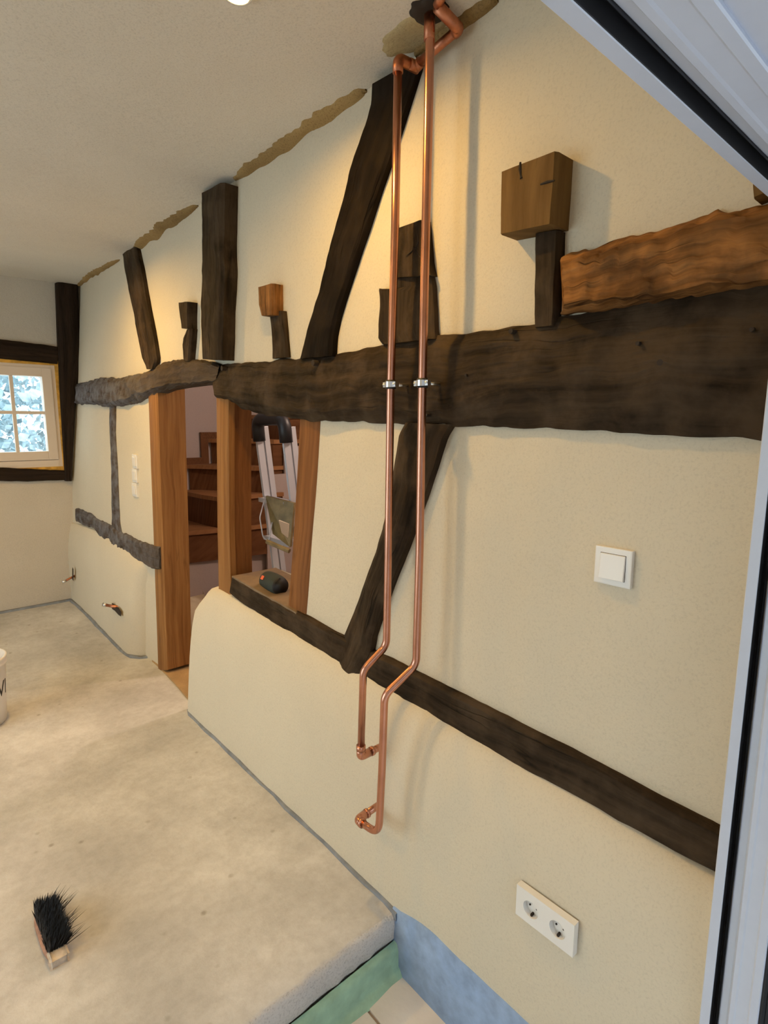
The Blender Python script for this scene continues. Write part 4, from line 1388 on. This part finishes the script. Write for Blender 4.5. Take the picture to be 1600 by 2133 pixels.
for v in tb.verts:
    a = TA + v.co.x / 0.134 * 0.9
    z = 0.150 + v.co.y * 1.05
    rr = rad(z) + 0.0006 + (0.0012 if v.co.z > 0 else -0.002)
    v.co = O + V(rr * math.cos(a), rr * math.sin(a), z)
w3 = bm_obj('lettering', tb, M['ink'])
adopt(bk, w1, w2, w3)

# ------------------------------------------------------------------ brush lying on the screed
h0, h1 = atz(86, 1893, 0.01), atz(124, 2002, 0.01)
br = empty('hand_brush', V((h0.x + h1.x) / 2, (h0.y + h1.y) / 2, 0.0)); props(br, 'worn hand brush with black bristles lying on the screed floor', 'brush')
axb = (h1 - h0); Lb = axb.length; axb.normalize()
side = V(0, 0, 1).cross(axb).normalized()
if side.x < 0: side = -side
bm = bmesh.new()
ns = 20
rings = []
for i in range(ns + 1):
    t = i / ns
    wy = 0.026 * max(0.0, 1 - abs(2 * t - 1) ** 3.5) ** 0.5 + 0.004
    c = h0 + axb * (Lb * t)
    rings.append([bm.verts.new(V(c.x, c.y, 0.011) + side * (wy * math.cos(a)) + V(0, 0, 0.0105 * math.sin(a))) for a in [2 * math.pi * k / 14 for k in range(14)]])
for a, b in zip(rings, rings[1:]):
    for k in range(14):
        bm.faces.new((a[k], a[(k + 1) % 14], b[(k + 1) % 14], b[k]))
bm.faces.new(rings[0]); bm.faces.new(rings[-1])
k1 = bm_obj('brush_back', bm, M['brush_wood'], None, True)
bm = bmesh.new()
rb_ = random.Random(3)
for i in range(1700):
    t = rb_.uniform(0.09, 0.87)
    so = rb_.uniform(-0.021, 0.021)
    base = h0 + axb * (Lb * t) + side * so
    base.z = 0.018
    ln = rb_.uniform(0.042, 0.056)
    stray = rb_.random() < 0.035 and so > 0
    if stray: ln *= 1.7
    d = (V(0, 0, 0.3 if stray else 1.0) + side * rb_.gauss(0.42 + so * 14, 0.14) + axb * rb_.gauss(-0.08 + (t - 0.5) * 0.25, 0.16)).normalized()
    tip = base + d * ln
    tip.z = max(0.006, tip.z)
    pmid = base + d * ln * 0.5; pmid.z = max(0.008, pmid.z)
    w = 0.0017
    u1 = axb * w; u2 = side * w
    a_ = [bm.verts.new(base + u1), bm.verts.new(base - u1 * 0.5 + u2), bm.verts.new(base - u1 * 0.5 - u2)]
    m_ = [bm.verts.new(pmid + u1), bm.verts.new(pmid - u1 * 0.5 + u2), bm.verts.new(pmid - u1 * 0.5 - u2)]
    tv = bm.verts.new(tip)
    for k in range(3):
        bm.faces.new((a_[k], a_[(k + 1) % 3], m_[(k + 1) % 3], m_[k])); bm.faces.new((m_[k], m_[(k + 1) % 3], tv))
k2 = bm_obj('bristles', bm, M['bristle']); k2['kind'] = 'stuff'
kc = h1 - axb * 0.012
bm = bmesh.new(); obox(bm, V(kc.x, kc.y, 0.013), side * 0.019, axb * 0.014, V(0, 0, 0.0125), 0.006)
k3 = bm_obj('worn_end', bm, M['brush_metal'])
adopt(br, k1, k2, k3)

# ------------------------------------------------------------------ lamps
for i, (x, y, s) in enumerate(LAMPS):
    zc = ceil_z(y) - 0.004
    lp = empty('downlight', V(x, y, zc))
    props(lp, ('warm recessed ceiling downlight by the copper pipes', 'warm recessed ceiling downlight between doorway and small window', 'warm recessed ceiling downlight on the far side by the door', 'warm recessed ceiling downlight in the far back of the room')[i], 'lamp', 'recessed downlights in the ceiling')
    n = 28
    bm = bmesh.new()
    bm.faces.new([bm.verts.new(V(x + LAMP_R * math.cos(-2 * math.pi * k / n), y + LAMP_R * math.sin(-2 * math.pi * k / n), zc - 0.003)) for k in range(n)])
    lens = bm_obj('lens', bm, mat_emit('lit_lens_%d' % i, WARM, s))
    bm = bmesh.new()
    rr = [(LAMP_R + 0.012, 0.010), (LAMP_R + 0.012, -0.006), (LAMP_R + 0.008, -0.008), (LAMP_R + 0.001, -0.008), (LAMP_R + 0.001, 0.0), (0.005, 0.001)]
    rg = [[bm.verts.new(V(x + r_ * math.cos(2 * math.pi * k / n), y + r_ * math.sin(2 * math.pi * k / n), zc + z_)) for k in range(n)] for r_, z_ in rr]
    for a, b in zip(rg, rg[1:]):
        for k in range(n):
            bm.faces.new((a[k], a[(k + 1) % n], b[(k + 1) % n], b[k]))
    bez = bm_obj('bezel', bm, M['white_plastic'], None, True)
    adopt(lp, lens, bez)
x, y, z, s = STAIR_LAMP
lp = empty('ceiling_lamp', V(x, y, 2.62)); props(lp, 'dim bulb under the ceiling of the stair room', 'lamp')
bm = bmesh.new(); bmesh.ops.create_uvsphere(bm, u_segments=20, v_segments=12, radius=0.04)
for v in bm.verts: v.co += V(x, y, z)
bulb = bm_obj('bulb', bm, mat_emit('lit_stair_bulb', (1.0, 0.75, 0.6), s), None, True)
bm = bmesh.new(); tube(bm, [V(x, y, z + 0.03), V(x, y, 2.62)], 0.012, 10)
hold = bm_obj('bulb_holder', bm, M['white_plastic'], None, True)
adopt(lp, bulb, hold)

# ------------------------------------------------------------------ outdoors
gr = box_obj('ground_outside', (-30, -30, -0.6), (30, 40, -0.32), M['gravel']); gr['kind'] = 'structure'
ha = box_obj('wall_sky_blocker', (-1.5, -3.6, -0.6), (9, -3.3, 2.9), simple('sky_blocker_render', (0.30, 0.29, 0.28), 0.9)); ha['kind'] = 'structure'  # unseen wall added to block low sky light at the door
hb = box_obj('wall_sky_blocker_side', (-1.75, -3.4, -0.6), (-1.5, 0.03, 2.6), ha.data.materials[0]); hb['kind'] = 'structure'  # unseen side wall, added to keep sky light off the right wall
hc_ = box_obj('roof_sky_blocker', (-1.75, -1.35, 2.3), (2.2, 0.05, 2.42), ha.data.materials[0]); hc_['kind'] = 'structure'  # unseen roof added to cut high sky light on the door frame
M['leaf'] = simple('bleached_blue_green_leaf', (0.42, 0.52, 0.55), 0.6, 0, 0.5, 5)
hd = empty('hedge', V(1.5, 12.5, -0.32)); props(hd, 'bleached pale hedge seen through the panes of the small window', 'hedge')
rr = random.Random(40)
bm = bmesh.new()
for i in range(9000):
    x = rr.uniform(-3.5, 6.5); y = 12.5 + rr.gauss(0, 0.8)
    top = 4.2 + 0.9 * noise.noise(Vector((x * 0.8, 0, 0)))
    z = rr.uniform(0.25, top)
    sz = rr.uniform(0.06, 0.15)
    d1 = V(rr.gauss(0, 1), rr.gauss(0, 1), rr.gauss(0, 1)).normalized() * sz
    d2 = d1.cross(V(rr.gauss(0, 1), rr.gauss(0, 1), rr.gauss(0, 1))).normalized() * sz * 0.6
    p = V(x, y, z)
    bm.faces.new([bm.verts.new(p - d1), bm.verts.new(p + d2), bm.verts.new(p + d1), bm.verts.new(p - d2)])
lf = bm_obj('foliage', bm, M['leaf']); lf['kind'] = 'stuff'
adopt(hd, lf)
for k in range(9):
    x = -3.2 + k * 1.15
    adopt(hd, tube_obj('stem', [V(x, 12.5, -0.34), V(x + 0.1, 12.5, 1.5), V(x - 0.05, 12.4, 3.0)], [0.09, 0.06, 0.03], M['bark'], None, 8))
fn = empty('garden_rail', V(1.5, 9.0, -0.32)); props(fn, 'low weathered garden rail outside the small window', 'fence')
for z in (0.25, 0.55):
    adopt(fn, box_obj('rail', (-3.0, 8.98, z), (6.0, 9.02, z + 0.045), M['outdoor_wood']))
for k in range(6):
    adopt(fn, box_obj('post', (-2.9 + k * 1.75, 8.96, -0.34), (-2.83 + k * 1.75, 9.04, 0.66), M['outdoor_wood']))

bpy.context.view_layer.update()
